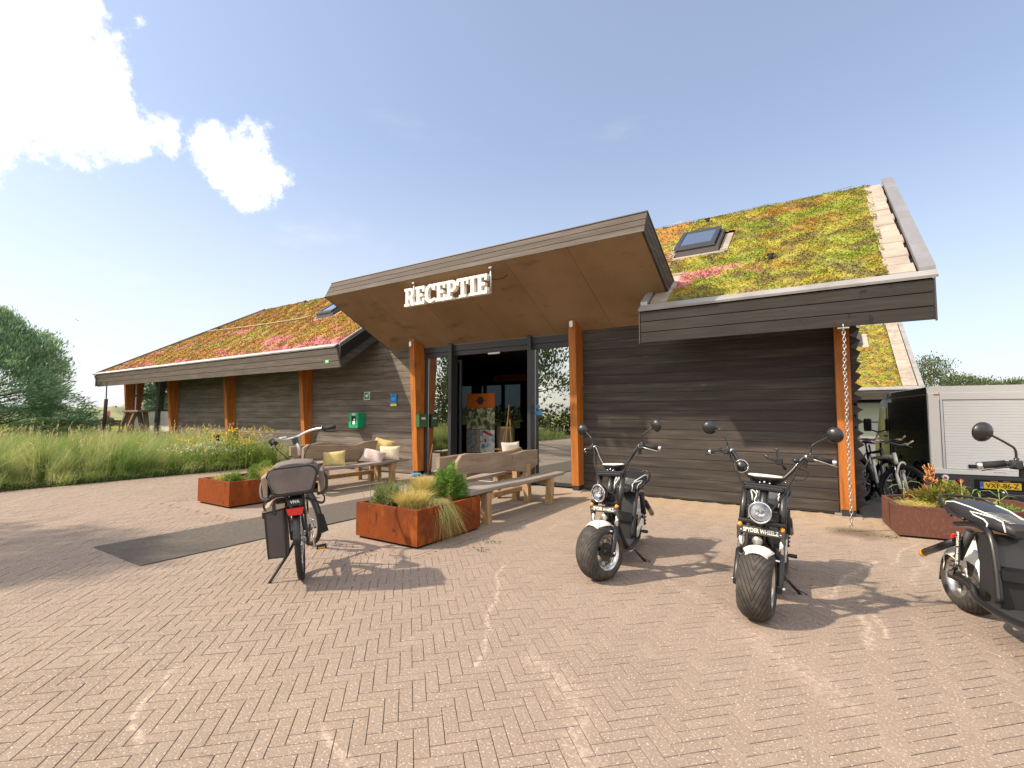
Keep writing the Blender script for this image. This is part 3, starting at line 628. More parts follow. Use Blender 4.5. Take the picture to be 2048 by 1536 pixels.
for k in range(3):
    lo, hi = LB+nv*(k*bh+.006), LB+nv*((k+1)*bh-.006)
    q = [C3(CX0, lo), C3(CX0, lo-dv*.028), C3(CX0, hi-dv*.028), C3(CX0, hi)]
    part('canopy_board', MB().prism(q, (CX1-CX0, 0, 0)), FASCL, BL)
    for xx in (CX0, CX1-.026):
        q = [C3(xx, lo-dv*.034), C3(xx, lo-dv*2.35), C3(xx, hi-dv*2.35), C3(xx, hi-dv*.034)]
        part('canopy_side_board', MB().prism(q, (.026, 0, 0)), CLADX, BL)
tp = LB+nv*TH
part('canopy_trim', MB().prism([C3(CX0-.01, tp+dv*.012), C3(CX0-.01, tp-dv*2.4), C3(CX0-.01, tp-dv*2.4+nv*.02), C3(CX0-.01, tp+dv*.012+nv*.02)], (CX1-CX0+.02, 0, 0)), COPDARK, BL)

# ---- eaves with boards, zinc coping, soffits
def eave(x0, x1, m, tag, miter0=0., miter1=0.):
    zs = [2.47, 2.63, 2.79, 2.945]
    for a, c in zip(zs, zs[1:]):
        fa, fc = (a-2.47)/.48, (c-2.47)/.48
        ml = lambda f: miter0*(1-f); mr = lambda f: -miter1*(1-f)
        A = [(x0+ml(fa)*-1*-1, EY, a+.004), (x1-mr(fa)*-1*-1*-1*0+mr(fa)*-1*-1, EY, a+.004), (x1+mr(fc), EY, c-.004), (x0+ml(fc), EY, c-.004)]
        A = [(x0+ml(fa), EY, a+.005), (x1+mr(fa)*-1, EY, a+.005), (x1+mr(fc)*-1, EY, c-.006), (x0+ml(fc), EY, c-.006)]
        part('fascia_board', MB().prism(A, (0, .026, 0)), m, BL)
eave(-2.36, 1.05, FASC, 'r'); eave(-24.62, -9.55, FASCL, 'l', .42, .16)
def slab(xa0, xa1, xb0, xb1, y0, y1, th, m, name, dz=0.):
    q = [Vector((xa0, y0, RZ(y0)+dz)), Vector((xa1, y0, RZ(y0)+dz)), Vector((xb1, y1, RZ(y1)+dz)), Vector((xb0, y1, RZ(y1)+dz))]
    return part(name, MB().prism([q[0], q[1], q[2], q[3]], (0, 0, -th)), m, BL)
slab(-2.33, 1.02, -2.33, 1.02, EY+.03, 10.8, .46, BLACK, 'roof_core', -.01)
slab(-24.55, -9.42, -18.8, -9.42, EY+.03, 10.8, .46, BLACK, 'roof_core', -.01)
slab(-9.41, -2.34, -9.41, -2.34, 8.30, 10.8, .2, BLACK, 'roof_core', -.012)
part('rear_roof', MB().prism([(-18.8, 10.8, 5.50), (.36, 10.8, 5.50), (.36, 14.9, 2.62), (-18.8, 14.9, 2.62)], (0, 0, -.15)), BLACK, BL)
# end boards of the left roof beside the canopy and verge of the right roof
for k in range(3):
    z0 = -.48+k*.16; q = []
    m_ = .17*(1-k/3); m2 = .17*(1-(k+1)/3)
    q = [(-9.55+m_, EY+.004, EZ+z0+.006), (-9.55+m_, 9.6, RZ(9.6)+z0+.006), (-9.55+m2, 9.6, RZ(9.6)+z0+.154), (-9.55+m2, EY+.004, EZ+z0+.154)]
    part('return_board', MB().prism(q, (.024, 0, 0)), CLADX, BL)
    for xx in (1.025, -2.36):
        q = [(xx, EY+.03, EZ+z0+.006+.02), (xx, 10.8 if xx > 0 else 7.8, RZ(10.8 if xx > 0 else 7.8)+z0+.006), (xx, 10.8 if xx > 0 else 7.8, RZ(10.8 if xx > 0 else 7.8)+z0+.152), (xx, EY+.03, EZ+z0+.16)]
        part('verge_board', MB().prism(q, (.024, 0, 0)), FASC, BL)
for cx_ in (1.05, -2.375): part('corner_trim', MB().box(cx_, cx_+.015, EY-.012, EY+.03, 2.46, 2.95), COPDARK, BL)
def coping(pts, w, up, name='coping', m=COPING):            # flat bar through two points
    a, c = Vector(pts[0]), Vector(pts[1]); w = Vector(w); u = Vector(up)
    part(name, MB().prism([a, c, c+w, a+w], u), m, BL)
coping([(-2.38, EY-.02, 2.95), (1.09, EY-.02, 2.95)], (0, .115, .085), (0, -.012, .03))
coping([(-24.68, EY-.02, 2.95), (-9.56, EY-.02, 2.95)], (0, .10, .075), (0, -.012, .03))
coping([(1.09, EY+.10, RZ(EY+.1)+.01), (1.09, 10.85, RZ(10.85)+.03)], (-.15, 0, .0), (0, 0, .085), m=COPV)
coping([(-2.38, EY+.10, RZ(EY+.1)+.01), (-2.38, 7.85, RZ(7.85)+.01)], (.10, 0, 0), (0, 0, .085))
coping([(-9.57, EY+.08, RZ(EY+.08)), (-9.57, 9.2, RZ(9.2))], (.05, 0, 0), (0, 0, .05))
coping([(-24.66, EY+.08, RZ(EY+.08)), (-18.86, 10.8, RZ(10.8)+.03)], (.10, 0, 0), (0, 0, .07), m=COPDARK)
# paving slabs up the verge of the right roof
y = EY+.13; k = 0
while y < 10.62:
    d = .215+random.uniform(-.01, .01)
    wob = random.uniform(-.012, .012); z = .012+random.uniform(0, .008)
    xo = .905+wob; xi = .64+.03*(y-EY)/3.4+wob
    part('roof_slab', MB().prism([(xi, y, RZ(y)+z), (xo, y, RZ(y)+z), (xo, y+d-.012, RZ(y+d-.012)+z), (xi, y+d-.012, RZ(y+d-.012)+z)], (0, 0, .035)), SLAB, BL); y += d
for (x0, x1, y0, y1) in ((-2.25, -1.99, 7.36, 7.74), (-2.25, -1.97, 7.76, 8.18)):
    part('roof_slab', MB().prism([(x0, y0, RZ(y0)+.012), (x1, y0, RZ(y0)+.012), (x1, y1, RZ(y1)+.012), (x0, y1, RZ(y1)+.012)], (0, 0, .035)), SLAB, BL)
part('gravel_stop', MB().prism([(-2.28, 8.19, RZ(8.19)), (-1.93, 8.19, RZ(8.19)), (-1.93, 8.23, RZ(8.23)), (-2.28, 8.23, RZ(8.23))], (0, 0, .07)), SLAB, BL)

# ---- sedum
def sedum_mat(name, pink, warm):
    m = bpy.data.materials.new(name); B = NB(nt_new(m)); g = B.n('ShaderNodeNewGeometry'); pos = g.outputs['Position']; r = g.outputs['Random Per Island']
    n1 = B.noise(B.vm('MULTIPLY', pos, (.8, 1.3, 1.3)), 1.5, 5, .62, .3); n2 = B.noise(B.vm('ADD', pos, (7, 2, 0)), 1.1, 5, .6, .3)
    n3 = B.noise(B.vm('ADD', pos, (1, 9, 4)), 2.6, 6, .68, .5); n4 = B.noise(B.vm('MULTIPLY', B.vm('ADD', pos, (13, 5, 2)), (.7, 1.4, 1.4)), 1.1, 5, .66, .4)
    n5 = B.noise(pos, 22, 4, .7)
    c = B.mix(B.step(n1, .40-.02*warm, .60), (.185, .225, .030), (.32, .26, .045))
    c = B.mix(B.m('MULTIPLY', B.step(n2, .53-.13*warm, .62-.10*warm), .85), c, (.28, .125, .030))
    c = B.mix(B.m('MULTIPLY', B.step(n3, .48, .60), .85), c, (.125, .085, .048))
    c = B.mix(B.m('MULTIPLY', B.step(r, .72, 1.0), .5), c, (.13, .20, .025))
    c = B.mix(B.m('MULTIPLY', B.step(r, .30, .0), .35), c, (.46, .24, .04))
    sep = B.n('ShaderNodeSeparateXYZ'); B.l(pos, sep.inputs[0])
    ymask = B.step(sep.outputs[1], 9.9, 7.5) if warm else B.step(B.m('ADD', sep.outputs[0], B.m('MULTIPLY', sep.outputs[1], .5)), 5.0, 1.6)
    pk = B.m('ADD', n4, B.m('MULTIPLY', B.m('SUBTRACT', ymask, .5), .12 if warm else .10))
    pm = B.m('MULTIPLY', B.step(pk, .585-pink, .66-pink), B.step(B.m('FRACT', B.m('MULTIPLY', r, 5.3)), .78, .50))
    c = B.mix(pm, c, (.50, .17, .20))
    h = B.n('ShaderNodeHueSaturation'); B.l(c, h.inputs['Color']); B.l(B.m('ADD', .62, B.m('MULTIPLY', B.m('ADD', B.m('MULTIPLY', r, .5), n5), .62)), h.inputs['Value'])
    p = B.n('ShaderNodeBsdfPrincipled'); B.l(h.outputs[0], p.inputs['Base Color']); p.inputs['Roughness'].default_value = .8; p.inputs['Specular IOR Level'].default_value = .2
    o = B.n('ShaderNodeOutputMaterial'); B.l(p.outputs[0], o.inputs[0]); return m
SEDR = sedum_mat('sedum_green', .0, 0); SEDL = sedum_mat('sedum_rusty', .042, 1)
def fbm(x, y, s=0):
    return (np.sin(x*3.1+1.3*np.sin(y*2.3+s)+s)*.5+np.sin(y*5.3+1.7*np.sin(x*4.1-s))*.35+np.sin((x*1.7+y)*9.1+s*3)*.22+np.sin((y*1.9-x)*15.3+s)*.15)
def sedum(name, xl, xr, y0, y1, nx, ny, ntuft, tsize, m, holes, seed, label, slope=(EY, EZ, SL), parent=None):
    RZf = lambda y: slope[1]+slope[2]*(y-slope[0])
    u, v = np.meshgrid(np.linspace(0, 1, nx), np.linspace(0, 1, ny)); Y = y0+(y1-y0)*v
    X = xl(Y)+(xr(Y)-xl(Y))*u; edge = np.minimum(np.minimum(u, 1-u)*60, np.minimum(v, (1-v)+.4)*40).clip(0, 1)
    Z = RZf(Y)+.012+edge*(.030+.014*fbm(X*2, Y*2, seed)+RNG.normal(0, .006, X.shape))
    X = X+RNG.normal(0, .006, X.shape); Y2 = Y+RNG.normal(0, .006, Y.shape)
    V = np.stack([X, Y2, Z], -1).reshape(-1, 3)
    F = np.array([(j*nx+i, j*nx+i+1, (j+1)*nx+i+1, (j+1)*nx+i) for j in range(ny-1) for i in range(nx-1)])
    cx, cy = X.ravel()[F].mean(1), Y2.ravel()[F].mean(1); keep = np.ones(len(F), bool)
    for hx0, hx1, hy0, hy1 in holes: keep &= ~((cx > hx0) & (cx < hx1) & (cy > hy0) & (cy < hy1))
    a = fast_obj('sedum_carpet', V, F[keep], m, parent=parent or BL, kind='stuff', smooth=True)
    n = ntuft; vv = RNG.uniform(0, 1, n); yy = y0+(y1-y0)*vv; xx = xl(yy)+(xr(yy)-xl(yy))*RNG.uniform(0, 1, n)
    k = np.ones(n, bool)
    for hx0, hx1, hy0, hy1 in holes: k &= ~((xx > hx0) & (xx < hx1) & (yy > hy0) & (yy < hy1))
    k &= RNG.random(n) < (.55+.45*fbm(xx*3, yy*3, seed+2)); xx, yy = xx[k], yy[k]; n = len(xx)
    C = np.stack([xx, yy, RZf(yy)+.04+.014*fbm(xx*2, yy*2, seed)+RNG.uniform(-.004, .020, n)], 1)
    big = RNG.random(n) < .025; C[big, 2] += .02; Vq, Fq = leaf_quads(C, tsize, .5, .75); fast_obj('sedum_tufts', Vq, Fq, m, parent=parent or BL, kind='stuff')
sedum('sedum_right', lambda y: y*0-2.27, lambda y: .66+.03*(y-EY), EY+.1, 10.86, 110, 130, 120000, .022, SEDR,
      [(-2.4, -1.97, 7.0, 8.22), (-2.38, -1.36, 8.86, 9.86)], 1, '')
sedum('sedum_left', lambda y: -24.5+(y-EY)/3.6*5.75, lambda y: y*0-9.56, EY+.08, 10.86, 330, 110, 150000, .032, SEDL,
      [(-13.0, -12.0, 8.95, 9.75)], 2, '')
sedum('sedum_mid', lambda y: y*0-9.54, lambda y: y*0-2.3, 8.5, 10.86, 120, 50, 26000, .035, SEDL, [], 3, '')
# skylights
def skylight(x0, x1, y0, y1):
    z = lambda y, d: RZ(y)+d
    def ring(name, X0, X1, Y0, Y1, w, d0, d1, m, parent):
        b = MB()
        for a0, a1, c0, c1 in ((X0, X1, Y0, Y0+w), (X0, X1, Y1-w, Y1), (X0, X0+w, Y0+w, Y1-w), (X1-w, X1, Y0+w, Y1-w)):
            b.prism([(a0, c0, z(c0, d0)), (a1, c0, z(c0, d0)), (a1, c1, z(c1, d0)), (a0, c1, z(c1, d0))], (0, 0, d1-d0))
        return part(name, b, m, parent)
    s = ring('skylight', x0, x1, y0, y1, .05, .0, .15, COPDARK, BL)
    ring('skylight_sash', x0-.02, x1-.06, y0-.02, y1+.02, .075, .16, .215, ALU, s)
    part('skylight_glass', MB().prism([(x0+.05, y0+.05, z(y0+.05, .19)), (x1-.12, y0+.05, z(y0+.05, .19)), (x1-.12, y1-.05, z(y1-.05, .19)), (x0+.05, y1-.05, z(y1-.05, .19))], (0, 0, .008)), GLASSR, s)
    yy = y0
    for i in range(7):
        d = (y1-y0)/7; 
        for xa in (x1+.02,):
            part('roof_slab', MB().prism([(xa, yy, z(yy, .01)), (xa+.13, yy, z(yy, .01)), (xa+.13, yy+d-.01, z(yy+d-.01, .01)), (xa, yy+d-.01, z(yy+d-.01, .01))], (0, 0, .04)), SLAB, BL)
        yy += d
    part('roof_slab', MB().prism([(x0-.16, y0, z(y0, .01)), (x0-.03, y0, z(y0, .01)), (x0-.03, y1-.1, z(y1-.1, .01)), (x0-.16, y1-.1, z(y1-.1, .01))], (0, 0, .045)), SLAB, BL)
    part('roof_slab', MB().prism([(x0-.1, y0-.1, z(y0-.1, .01)), (x1+.1, y0-.1, z(y0-.1, .01)), (x1+.1, y0-.04, z(y0-.04, .01)), (x0-.1, y0-.04, z(y0-.04, .01))], (0, 0, .035)), SLAB, BL)
skylight(-2.27, -1.53, 9.00, 9.72); skylight(-12.9, -12.15, 9.02, 9.68)
# small roof fittings, lightning wire
for x, y in ((-.67, 8.29), (-2.0, 10.6), (-16.0, 10.7), (-19.9, 9.6)):
    part('roof_anchor', MB().tube([(x, y, RZ(y)), (x, y, RZ(y)+.11)], .035, 10).box(x-.05, x+.05, y-.02, y+.02, RZ(y)+.10, RZ(y)+.125), BLACK, BL)
part('lightning_wire', MB().tube([(-3.0+i*.5, 10.82, 5.60+.02*math.sin(i*2)) for i in range(8)], .006, 5), STEEL, BL)
part('roof_rope', MB().tube(smoothpath([(-20.46, 9.45, 4.66), (-17, 9.28, 4.50), (-14, 9.1, 4.40), (-13.2, 9.05, 4.42)]), .014, 5), mat('pale_rope', (.45, .38, .27), .9), BL)
# left glazed bay
WB = MB()
for z0, z1 in ((0, .07), (1.50, 1.56), (2.12, 2.18), (2.66, 2.74)): WB.box(-23.8, -20.16, WY-.05, WY+.02, z0, z1)
wf = part('window_frame', WB, ALU, BL)
part('window_mullion', MB().box(-23.78, -23.70, WY-.052, WY+.02, .07, 2.66), ALUL, BL)
part('window_mullion', MB().prism([(-21.75, WY-.12, 0), (-21.52, WY-.12, 0), (-21.25, WY-.12, 2.74), (-21.5, WY-.12, 2.74)], (0, .12, 0)), ALU, BL)
part('window_panel', MB().box(-23.7, -20.16, WY-.03, WY-.01, .07, 1.50), mat('frosted_panel', (.70, .69, .62), .35), BL)
part('window_panel', MB().box(-23.7, -20.16, WY-.03, WY-.025, 1.56, 2.66), GLASS, BL)
part('window_blind', MB().box(-23.2, -22.4, WY+.08, WY+.09, 1.56, 2.66), mat('brown_blind', (.16, .10, .06), .8), BL)
# wall lamps on the two entrance posts
for x in (-7.965, -3.91):
    single('wall_lamp', MB().box(x-.035, x+.035, 7.985, 8.06, 2.93 if x < -5 else 2.98, 3.06 if x < -5 else 3.11, .012), ALUL, (x, 8.0, 3.0),
           'small brushed metal wall lamp on the %s entrance post' % ('left' if x < -5 else 'right'), 'wall lamp', 'lamps on the entrance posts')

# ---------------------------------------------------------------- signs on and around the facade
SG = thing('receptie_sign', 'white slab-serif RECEPTIE letters hanging under the canopy lip', 'sign', (-5.6, 6.56, 3.56))
def glyph(ch):                                               # outlines in a 1-high cell; list of loops
    s = .22; f = .14
    def arc(cx, cy, rx, ry, a0, a1, n=10): return [(cx+rx*math.cos(rad(a0+(a1-a0)*i/n)), cy+ry*math.sin(rad(a0+(a1-a0)*i/n))) for i in range(n+1)]
    if ch == 'I': return [[(0, 0), (.46, 0), (.46, f), (.34, f), (.34, 1-f), (.46, 1-f), (.46, 1), (0, 1), (0, 1-f), (.12, 1-f), (.12, f), (0, f)]], .46
    if ch == 'T': return [[(.17, 0), (.63, 0), (.63, f), (.51, f), (.51, .84), (.66, .84), (.66, .66), (.80, .66), (.80, 1), (0, 1), (0, .66), (.14, .66), (.14, .84), (.29, .84), (.29, f), (.17, f)]], .80
    if ch == 'E': return [[(0, 0), (.70, 0), (.70, .33), (.56, .33), (.56, .16), (.32, .16), (.32, .43), (.56, .43), (.56, .58), (.32, .58), (.32, .84), (.54, .84), (.54, .68), (.68, .68), (.68, 1), (0, 1), (0, 1-f), (.10, 1-f), (.10, f), (0, f)]], .70
    if ch == 'P': return [[(0, 0), (.46, 0), (.46, f), (.32, f), (.32, .38), (.44, .38)]+arc(.46, .69, .28, .31, -85, 90)+[(0, 1), (0, 1-f), (.10, 1-f), (.10, f), (0, f)],
                          [(.32, .53), (.32, .85)]+arc(.42, .69, .12, .16, 90, -90)], .74
    if ch == 'R': return [[(0, 0), (.42, 0), (.42, f), (.32, f), (.32, .39), (.40, .39), (.55, 0), (.84, 0), (.84, f), (.74, f), (.63, .43)]+arc(.46, .71, .29, .29, -55, 90)+[(0, 1), (0, 1-f), (.10, 1-f), (.10, f), (0, f)],
                          [(.32, .53), (.32, .85)]+arc(.43, .69, .11, .16, 90, -90)], .84
    if ch == 'C':
        o = arc(.42, .50, .42, .51, 62, 298, 22); i = arc(.44, .50, .21, .35, 300, 60, 18)
        return [[(.74, .98), (.60, .98)][:0]+[(.76, 1.0), (.63, 1.0), (.60, .955)]+o[1:]+[(.76, .10), (.72, .25)]+i[2:-1]+[(.60, .66), (.76, .66)]], .78
def glyph_mesh(ch, depth):
    loops, w = glyph(ch); cu = bpy.data.curves.new('letter', 'CURVE'); cu.dimensions = '2D'; cu.fill_mode = 'BOTH'; cu.extrude = depth/2
    for lp in loops:
        sp = cu.splines.new('POLY'); sp.points.add(len(lp)-1); sp.use_cyclic_u = True
        for q, (x, y) in zip(sp.points, lp): q.co = (x, y, 0, 1)
    o = bpy.data.objects.new('letter', cu); COL.objects.link(o); bpy.context.view_layer.update()
    me = bpy.data.meshes.new_from_object(o.evaluated_get(bpy.context.evaluated_depsgraph_get())); bpy.data.objects.remove(o); return me, w
H_ = .335; total = sum(glyph(c)[1]+.045 for c in 'RECEPTIE')*H_; sxw = 1.92/total; x = -6.60
for c in 'RECEPTIE':
    me, w = glyph_mesh(c, .08); w = (w+.045)*H_*sxw
    me.transform(Matrix.Translation((x, 6.50, 3.40)) @ Matrix.Rotation(rad(90), 4, 'X') @ Matrix.Diagonal((H_*sxw, H_, 1, 1)))
    me.transform(Matrix.Translation(-SG.location)); me.materials.append(LETTER); put(bpy.data.objects.new('letter', me), SG); x += w
part('rail', MB().box(-6.62, -4.66, 6.545, 6.565, 3.41, 3.44), ALUL, SG)
for xx in (-6.46, -4.69): part('hanger', MB().tube([(xx, 6.57, 3.41), (xx, 6.57, 3.885)], .016, 8).box(xx-.03, xx+.03, 6.54, 6.60, 3.84, 3.868), ALUL, SG)
part('power_cable', MB().tube([(-4.69, 6.6, 3.66), (-4.6, 6.62, 3.655), (-4.50, 6.66, 3.67), (-4.44, 6.7, 3.73)], .008, 6), BLACK, SG)
GREEN = mat('signal_green', (.0, .30, .13), .4, coat=.2); GREEND = mat('sign_green', (.01, .20, .10), .5); SIGNW = mat('sign_white', (.72, .76, .70), .5)
MX = Matrix.Rotation(rad(90), 4, 'X')
AE = thing('defibrillator_cabinet', 'bright green defibrillator cabinet on the grey cladding', 'cabinet', (-10.0, 8.22, 1.24))
part('cabinet_body', MB().box(-10.17, -9.83, 8.12, 8.322, 1.055, 1.43, .012), GREEN, AE)
part('cabinet_door', MB().box(-10.17, -10.07, 8.098, 8.119, 1.055, 1.43).box(-9.90, -9.83, 8.098, 8.119, 1.055, 1.43).box(-10.07, -9.90, 8.098, 8.119, 1.055, 1.13).box(-10.07, -9.90, 8.098, 8.119, 1.345, 1.43), GREEN, AE)
part('window_recess', MB().box(-10.07, -9.90, 8.108, 8.119, 1.13, 1.345), BLACK, AE)
part('device', MB().box(-10.03, -9.93, 8.100, 8.1075, 1.14, 1.22, .002).ball((-9.97, 8.104, 1.26), .03, 10, (1, .1, 1)), WHITE, AE)
text_part('lettering', 'AED', .07, .002, SIGNW, AE, Matrix.Translation((.015, -.124, .15)) @ MX, bold=.002)
part('latch', MB().box(-10.16, -10.145, 8.09, 8.098, 1.22, 1.26), BLACK, AE)
S1 = thing('defibrillator_sign', 'small green and white defibrillator heart sign above the green cabinet', 'sign', (-9.75, 8.31, 1.85))
part('plate', MB().box(-9.865, -9.645, 8.306, 8.318, 1.755, 1.955, .002), SIGNW, S1)
part('field', MB().box(-9.85, -9.66, 8.303, 8.3055, 1.77, 1.94), GREEND, S1)
hp = [(0, -.06)]+[(.045*math.sin(t)**3*1.15, .012+.042*(13*math.cos(t)-5*math.cos(2*t)-2*math.cos(3*t)-math.cos(4*t))/16) for t in [rad(180-a) for a in range(20, 360, 20)]]
part('heart', MB().prism([(-9.755+px, 8.3025, 1.845+pz) for px, pz in hp], (0, -.002, 0)), SIGNW, S1)
part('cross', MB().box(-9.70, -9.69, 8.300, 8.3025, 1.89, 1.925).box(-9.713, -9.677, 8.3005, 8.3025, 1.902, 1.913), SIGNW, S1)
S2 = thing('certificate_sign', 'small blue sign with a green and yellow foot beside the left entrance post', 'sign', (-8.80, 8.31, 1.74))
part('blue_field', MB().box(-8.91, -8.70, 8.306, 8.318, 1.66, 1.885), mat('sign_blue', (.01, .14, .50), .4), S2)
part('green_band', MB().box(-8.91, -8.70, 8.306, 8.318, 1.635, 1.66), mat('sign_leaf', (.12, .40, .08), .5), S2)
part('yellow_band', MB().box(-8.91, -8.70, 8.306, 8.318, 1.59, 1.635), mat('sign_yellow', (.75, .62, .12), .5), S2)
part('emblem', MB().box(-8.87, -8.74, 8.3035, 8.3055, 1.76, 1.79).box(-8.86, -8.76, 8.3035, 8.3055, 1.73, 1.745), mat('sign_cyan', (.02, .42, .62), .5), S2)
part('screw', MB().ball((-8.895, 8.303, 1.87), .008, 8).ball((-8.715, 8.303, 1.87), .008, 8), WHITE, S2)
MBX = thing('mailbox', 'dark green mailbox fixed to the side of the left entrance post', 'mailbox', (-7.95, 8.3, 1.25))
part('mailbox_body', MB().box(-7.888, -7.77, 8.12, 8.38, 1.10, 1.38, .006), mat('mailbox_green', (.035, .10, .028), .5), MBX)
part('mailbox_lid', MB().prism([(-7.888, 8.11, 1.381), (-7.888, 8.39, 1.381), (-7.76, 8.39, 1.381), (-7.76, 8.11, 1.381)], (0, 0, .02)), mat('mailbox_green', (0, 0, 0)), MBX)
part('name_label', MB().box(-7.7695, -7.767, 8.19, 8.32, 1.28, 1.32), WHITE, MBX)
S3 = single('green_sticker', MB().box(-9.93, -9.79, 7.194, 7.1985, 2.59, 2.67), mat('sticker_green', (.10, .42, .12), .5), (-9.86, 7.196, 2.63), 'tiny pale green sticker on the left fascia corner', 'sticker')
part('sticker_print', MB().box(-9.90, -9.82, 7.1915, 7.1935, 2.62, 2.65), SIGNW, S3)

# rain chain at the right corner
RC = thing('rain_chain', 'galvanised rain chain hanging from the right eave to the paving', 'chain', (.18, 7.16, 2.45))
tor = MB(); pathp = [(.016*math.cos(a), 0, .027*math.sin(a)) for a in [2*math.pi*i/10 for i in range(11)]]
tor.tube(pathp, .0062, 5, caps=False); lm = tor.mesh('link'); lm.materials.append(STEEL)
k = 0; z = 2.43
while z > .03:
    o = bpy.data.objects.new('link', lm); put(o, RC); o.location = Vector((.18+.004*math.sin(k*.4), 7.16, z))-RC.location
    o.rotation_euler = (0, 0, (0 if k % 2 else math.pi/2)+random.uniform(-.25, .25)); z -= .0415; k += 1
part('hook', MB().tube([(.18, 7.16, 2.45), (.18, 7.16, 2.50)], .008, 6).box(.12, .24, 7.13, 7.19, 2.44, 2.455), STEEL, RC)
RC2 = thing('rain_chain', 'thin dark rain chain rod below the far left eave corner', 'chain', (-23.25, 7.2, 2.55))
part('rod', MB().tube([(-23.25, 7.2, 2.60), (-23.22, 7.2, 1.95)], .02, 6), BLACK, RC2); part('timber_sleeve', MB().tube([(-23.22, 7.2, 1.97), (-23.30, 7.2, .8)], .06, 6), mat('dark_brown_wood', (.06, .04, .03), .8), RC2)
part('lower_rod', MB().tube([(-23.30, 7.2, .8), (-23.34, 7.2, 0)], .02, 6), BLACK, RC2)

# ---------------------------------------------------------------- second building behind the yard
B2 = thing('rear_building', 'smaller sedum-roofed black building standing beyond the parked truck', 'building', (2, 35, 0))
e2y, e2z, s2 = 34.0, 2.78, .60
part('wall', MB().box(-6, 3.4, 35.6, 35.8, 0, 3.6), BLACK, B2)
for k in range(3): part('fascia_board', MB().box(-6, 4.18, 33.99, 34.03, 2.22+k*.17, 2.22+k*.17+.16), CLADX, B2)
part('coping', MB().prism([(-6, 33.95, 2.74), (4.3, 33.95, 2.74), (4.3, 34.15, 2.86), (-6, 34.15, 2.86)], (0, 0, .06)), COPING, B2)
r2 = lambda y: e2z+s2*(y-e2y)
part('roof_core', MB().prism([(-6, 34.05, 2.76), (4.2, 34.05, 2.76), (4.2, 42, r2(42)-.02), (-6, 42, r2(42)-.02)], (0, 0, -.5)), BLACK, B2)
part('verge_coping', MB().prism([(4.12, 34.0, r2(34)+.02), (4.34, 34.0, r2(34)+.02), (4.34, 42, r2(42)+.02), (4.12, 42, r2(42)+.02)], (0, 0, .14)), COPING, B2)
y = 34.2
while y < 41.8:
    part('roof_slab', MB().prism([(3.45, y, r2(y)+.02), (4.08, y, r2(y)+.02), (4.08, y+.38, r2(y+.38)+.02), (3.45, y+.38, r2(y+.38)+.02)], (0, 0, .05)), SLAB, B2); y += .4
sedum('sedum_rear', lambda y: y*0-5.9, lambda y: y*0+3.42, 34.15, 42, 130, 90, 40000, .09, SEDR, [], 5, '', (e2y, e2z, s2), B2)
part('skylight_frame', MB().prism([(.0, 39.0, r2(39)+.05), (1.95, 39.0, r2(39)+.05), (1.95, 40.6, r2(40.6)+.05), (.0, 40.6, r2(40.6)+.05)], (0, 0, .2)), COPDARK, B2)
part('skylight_glass', MB().prism([(.15, 39.15, r2(39.15)+.26), (1.7, 39.15, r2(39.15)+.26), (1.7, 40.45, r2(40.45)+.26), (.15, 40.45, r2(40.45)+.26)], (0, 0, .02)), GLASSR, B2)
part('skylight_slab', MB().prism([(1.98, 38.8, r2(38.8)+.03), (2.3, 38.8, r2(38.8)+.03), (2.3, 40.6, r2(40.6)+.03), (1.98, 40.6, r2(40.6)+.03)], (0, 0, .06)), SLAB, B2)
d = part('glass_door', MB().box(1.35, 1.43, 35.5, 35.6, 0, 2.12).box(2.65, 2.73, 35.5, 35.6, 0, 2.12).box(1.43, 2.65, 35.5, 35.6, 2.04, 2.12).box(1.43, 2.65, 35.5, 35.6, .9, .96), ALU, B2)
part('door_panel', MB().box(1.43, 2.65, 35.54, 35.56, .0, 2.04), mat('green_door_reflection', (.33, .36, .29), .5), d)  # opaque pane, the greenish reflection in the door glass is put into its colour
# ---------------------------------------------------------------- planters
def planter(corners, h, label, m, loc, wallt=.02):
    P = thing('corten_planter', label, 'planter', loc, group='rusted steel planters')
    n = len(corners); cx = sum(c[0] for c in corners)/n; cy = sum(c[1] for c in corners)/n
    inn = [(cx+(x-cx)*(1-2.2*wallt/max(abs(x-cx), .3)), cy+(y-cy)*(1-2.2*wallt/max(abs(y-cy), .3))) for x, y in corners]
    for i in range(n):
        a, b = corners[i], corners[(i+1) % n]; ai, bi = inn[i], inn[(i+1) % n]
        part('steel_panel', MB().prism([(*a, .025), (*b, .025), (*bi, .025), (*ai, .025)], (0, 0, h-.025)), m, P)
    part('plinth', MB().prism([(cx+(x-cx)*.94, cy+(y-cy)*.94, 0) for x, y in corners], (0, 0, .024)), BLACK, P)
    part('soil', MB().prism([(cx+(x-cx)*.97, cy+(y-cy)*.97, h-.12) for x, y in corners], (0, 0, .06)), SOIL, P)
    return P
planter([(-4.57, 3.77), (-3.62, 3.77), (-3.62, 4.86), (-4.57, 4.86)], .395, 'rust-brown steel planter box right of the runner with grass trailing over its side', CORT, (-4.1, 4.3, 0))
planter([(-8.45, 3.85), (-7.50, 3.85), (-7.50, 4.94), (-8.45, 4.94)], .385, 'rust-brown steel planter box left of the runner behind the city bicycle', CORT, (-8.0, 4.4, 0))
planter([(.61, 7.15), (1.55, 7.25), (2.05, 7.75), (1.85, 8.35), (1.1, 8.5), (.53, 7.94)], .355, 'dull brown many-sided steel planter in front of the truck', CORTB, (1.2, 7.8, 0))

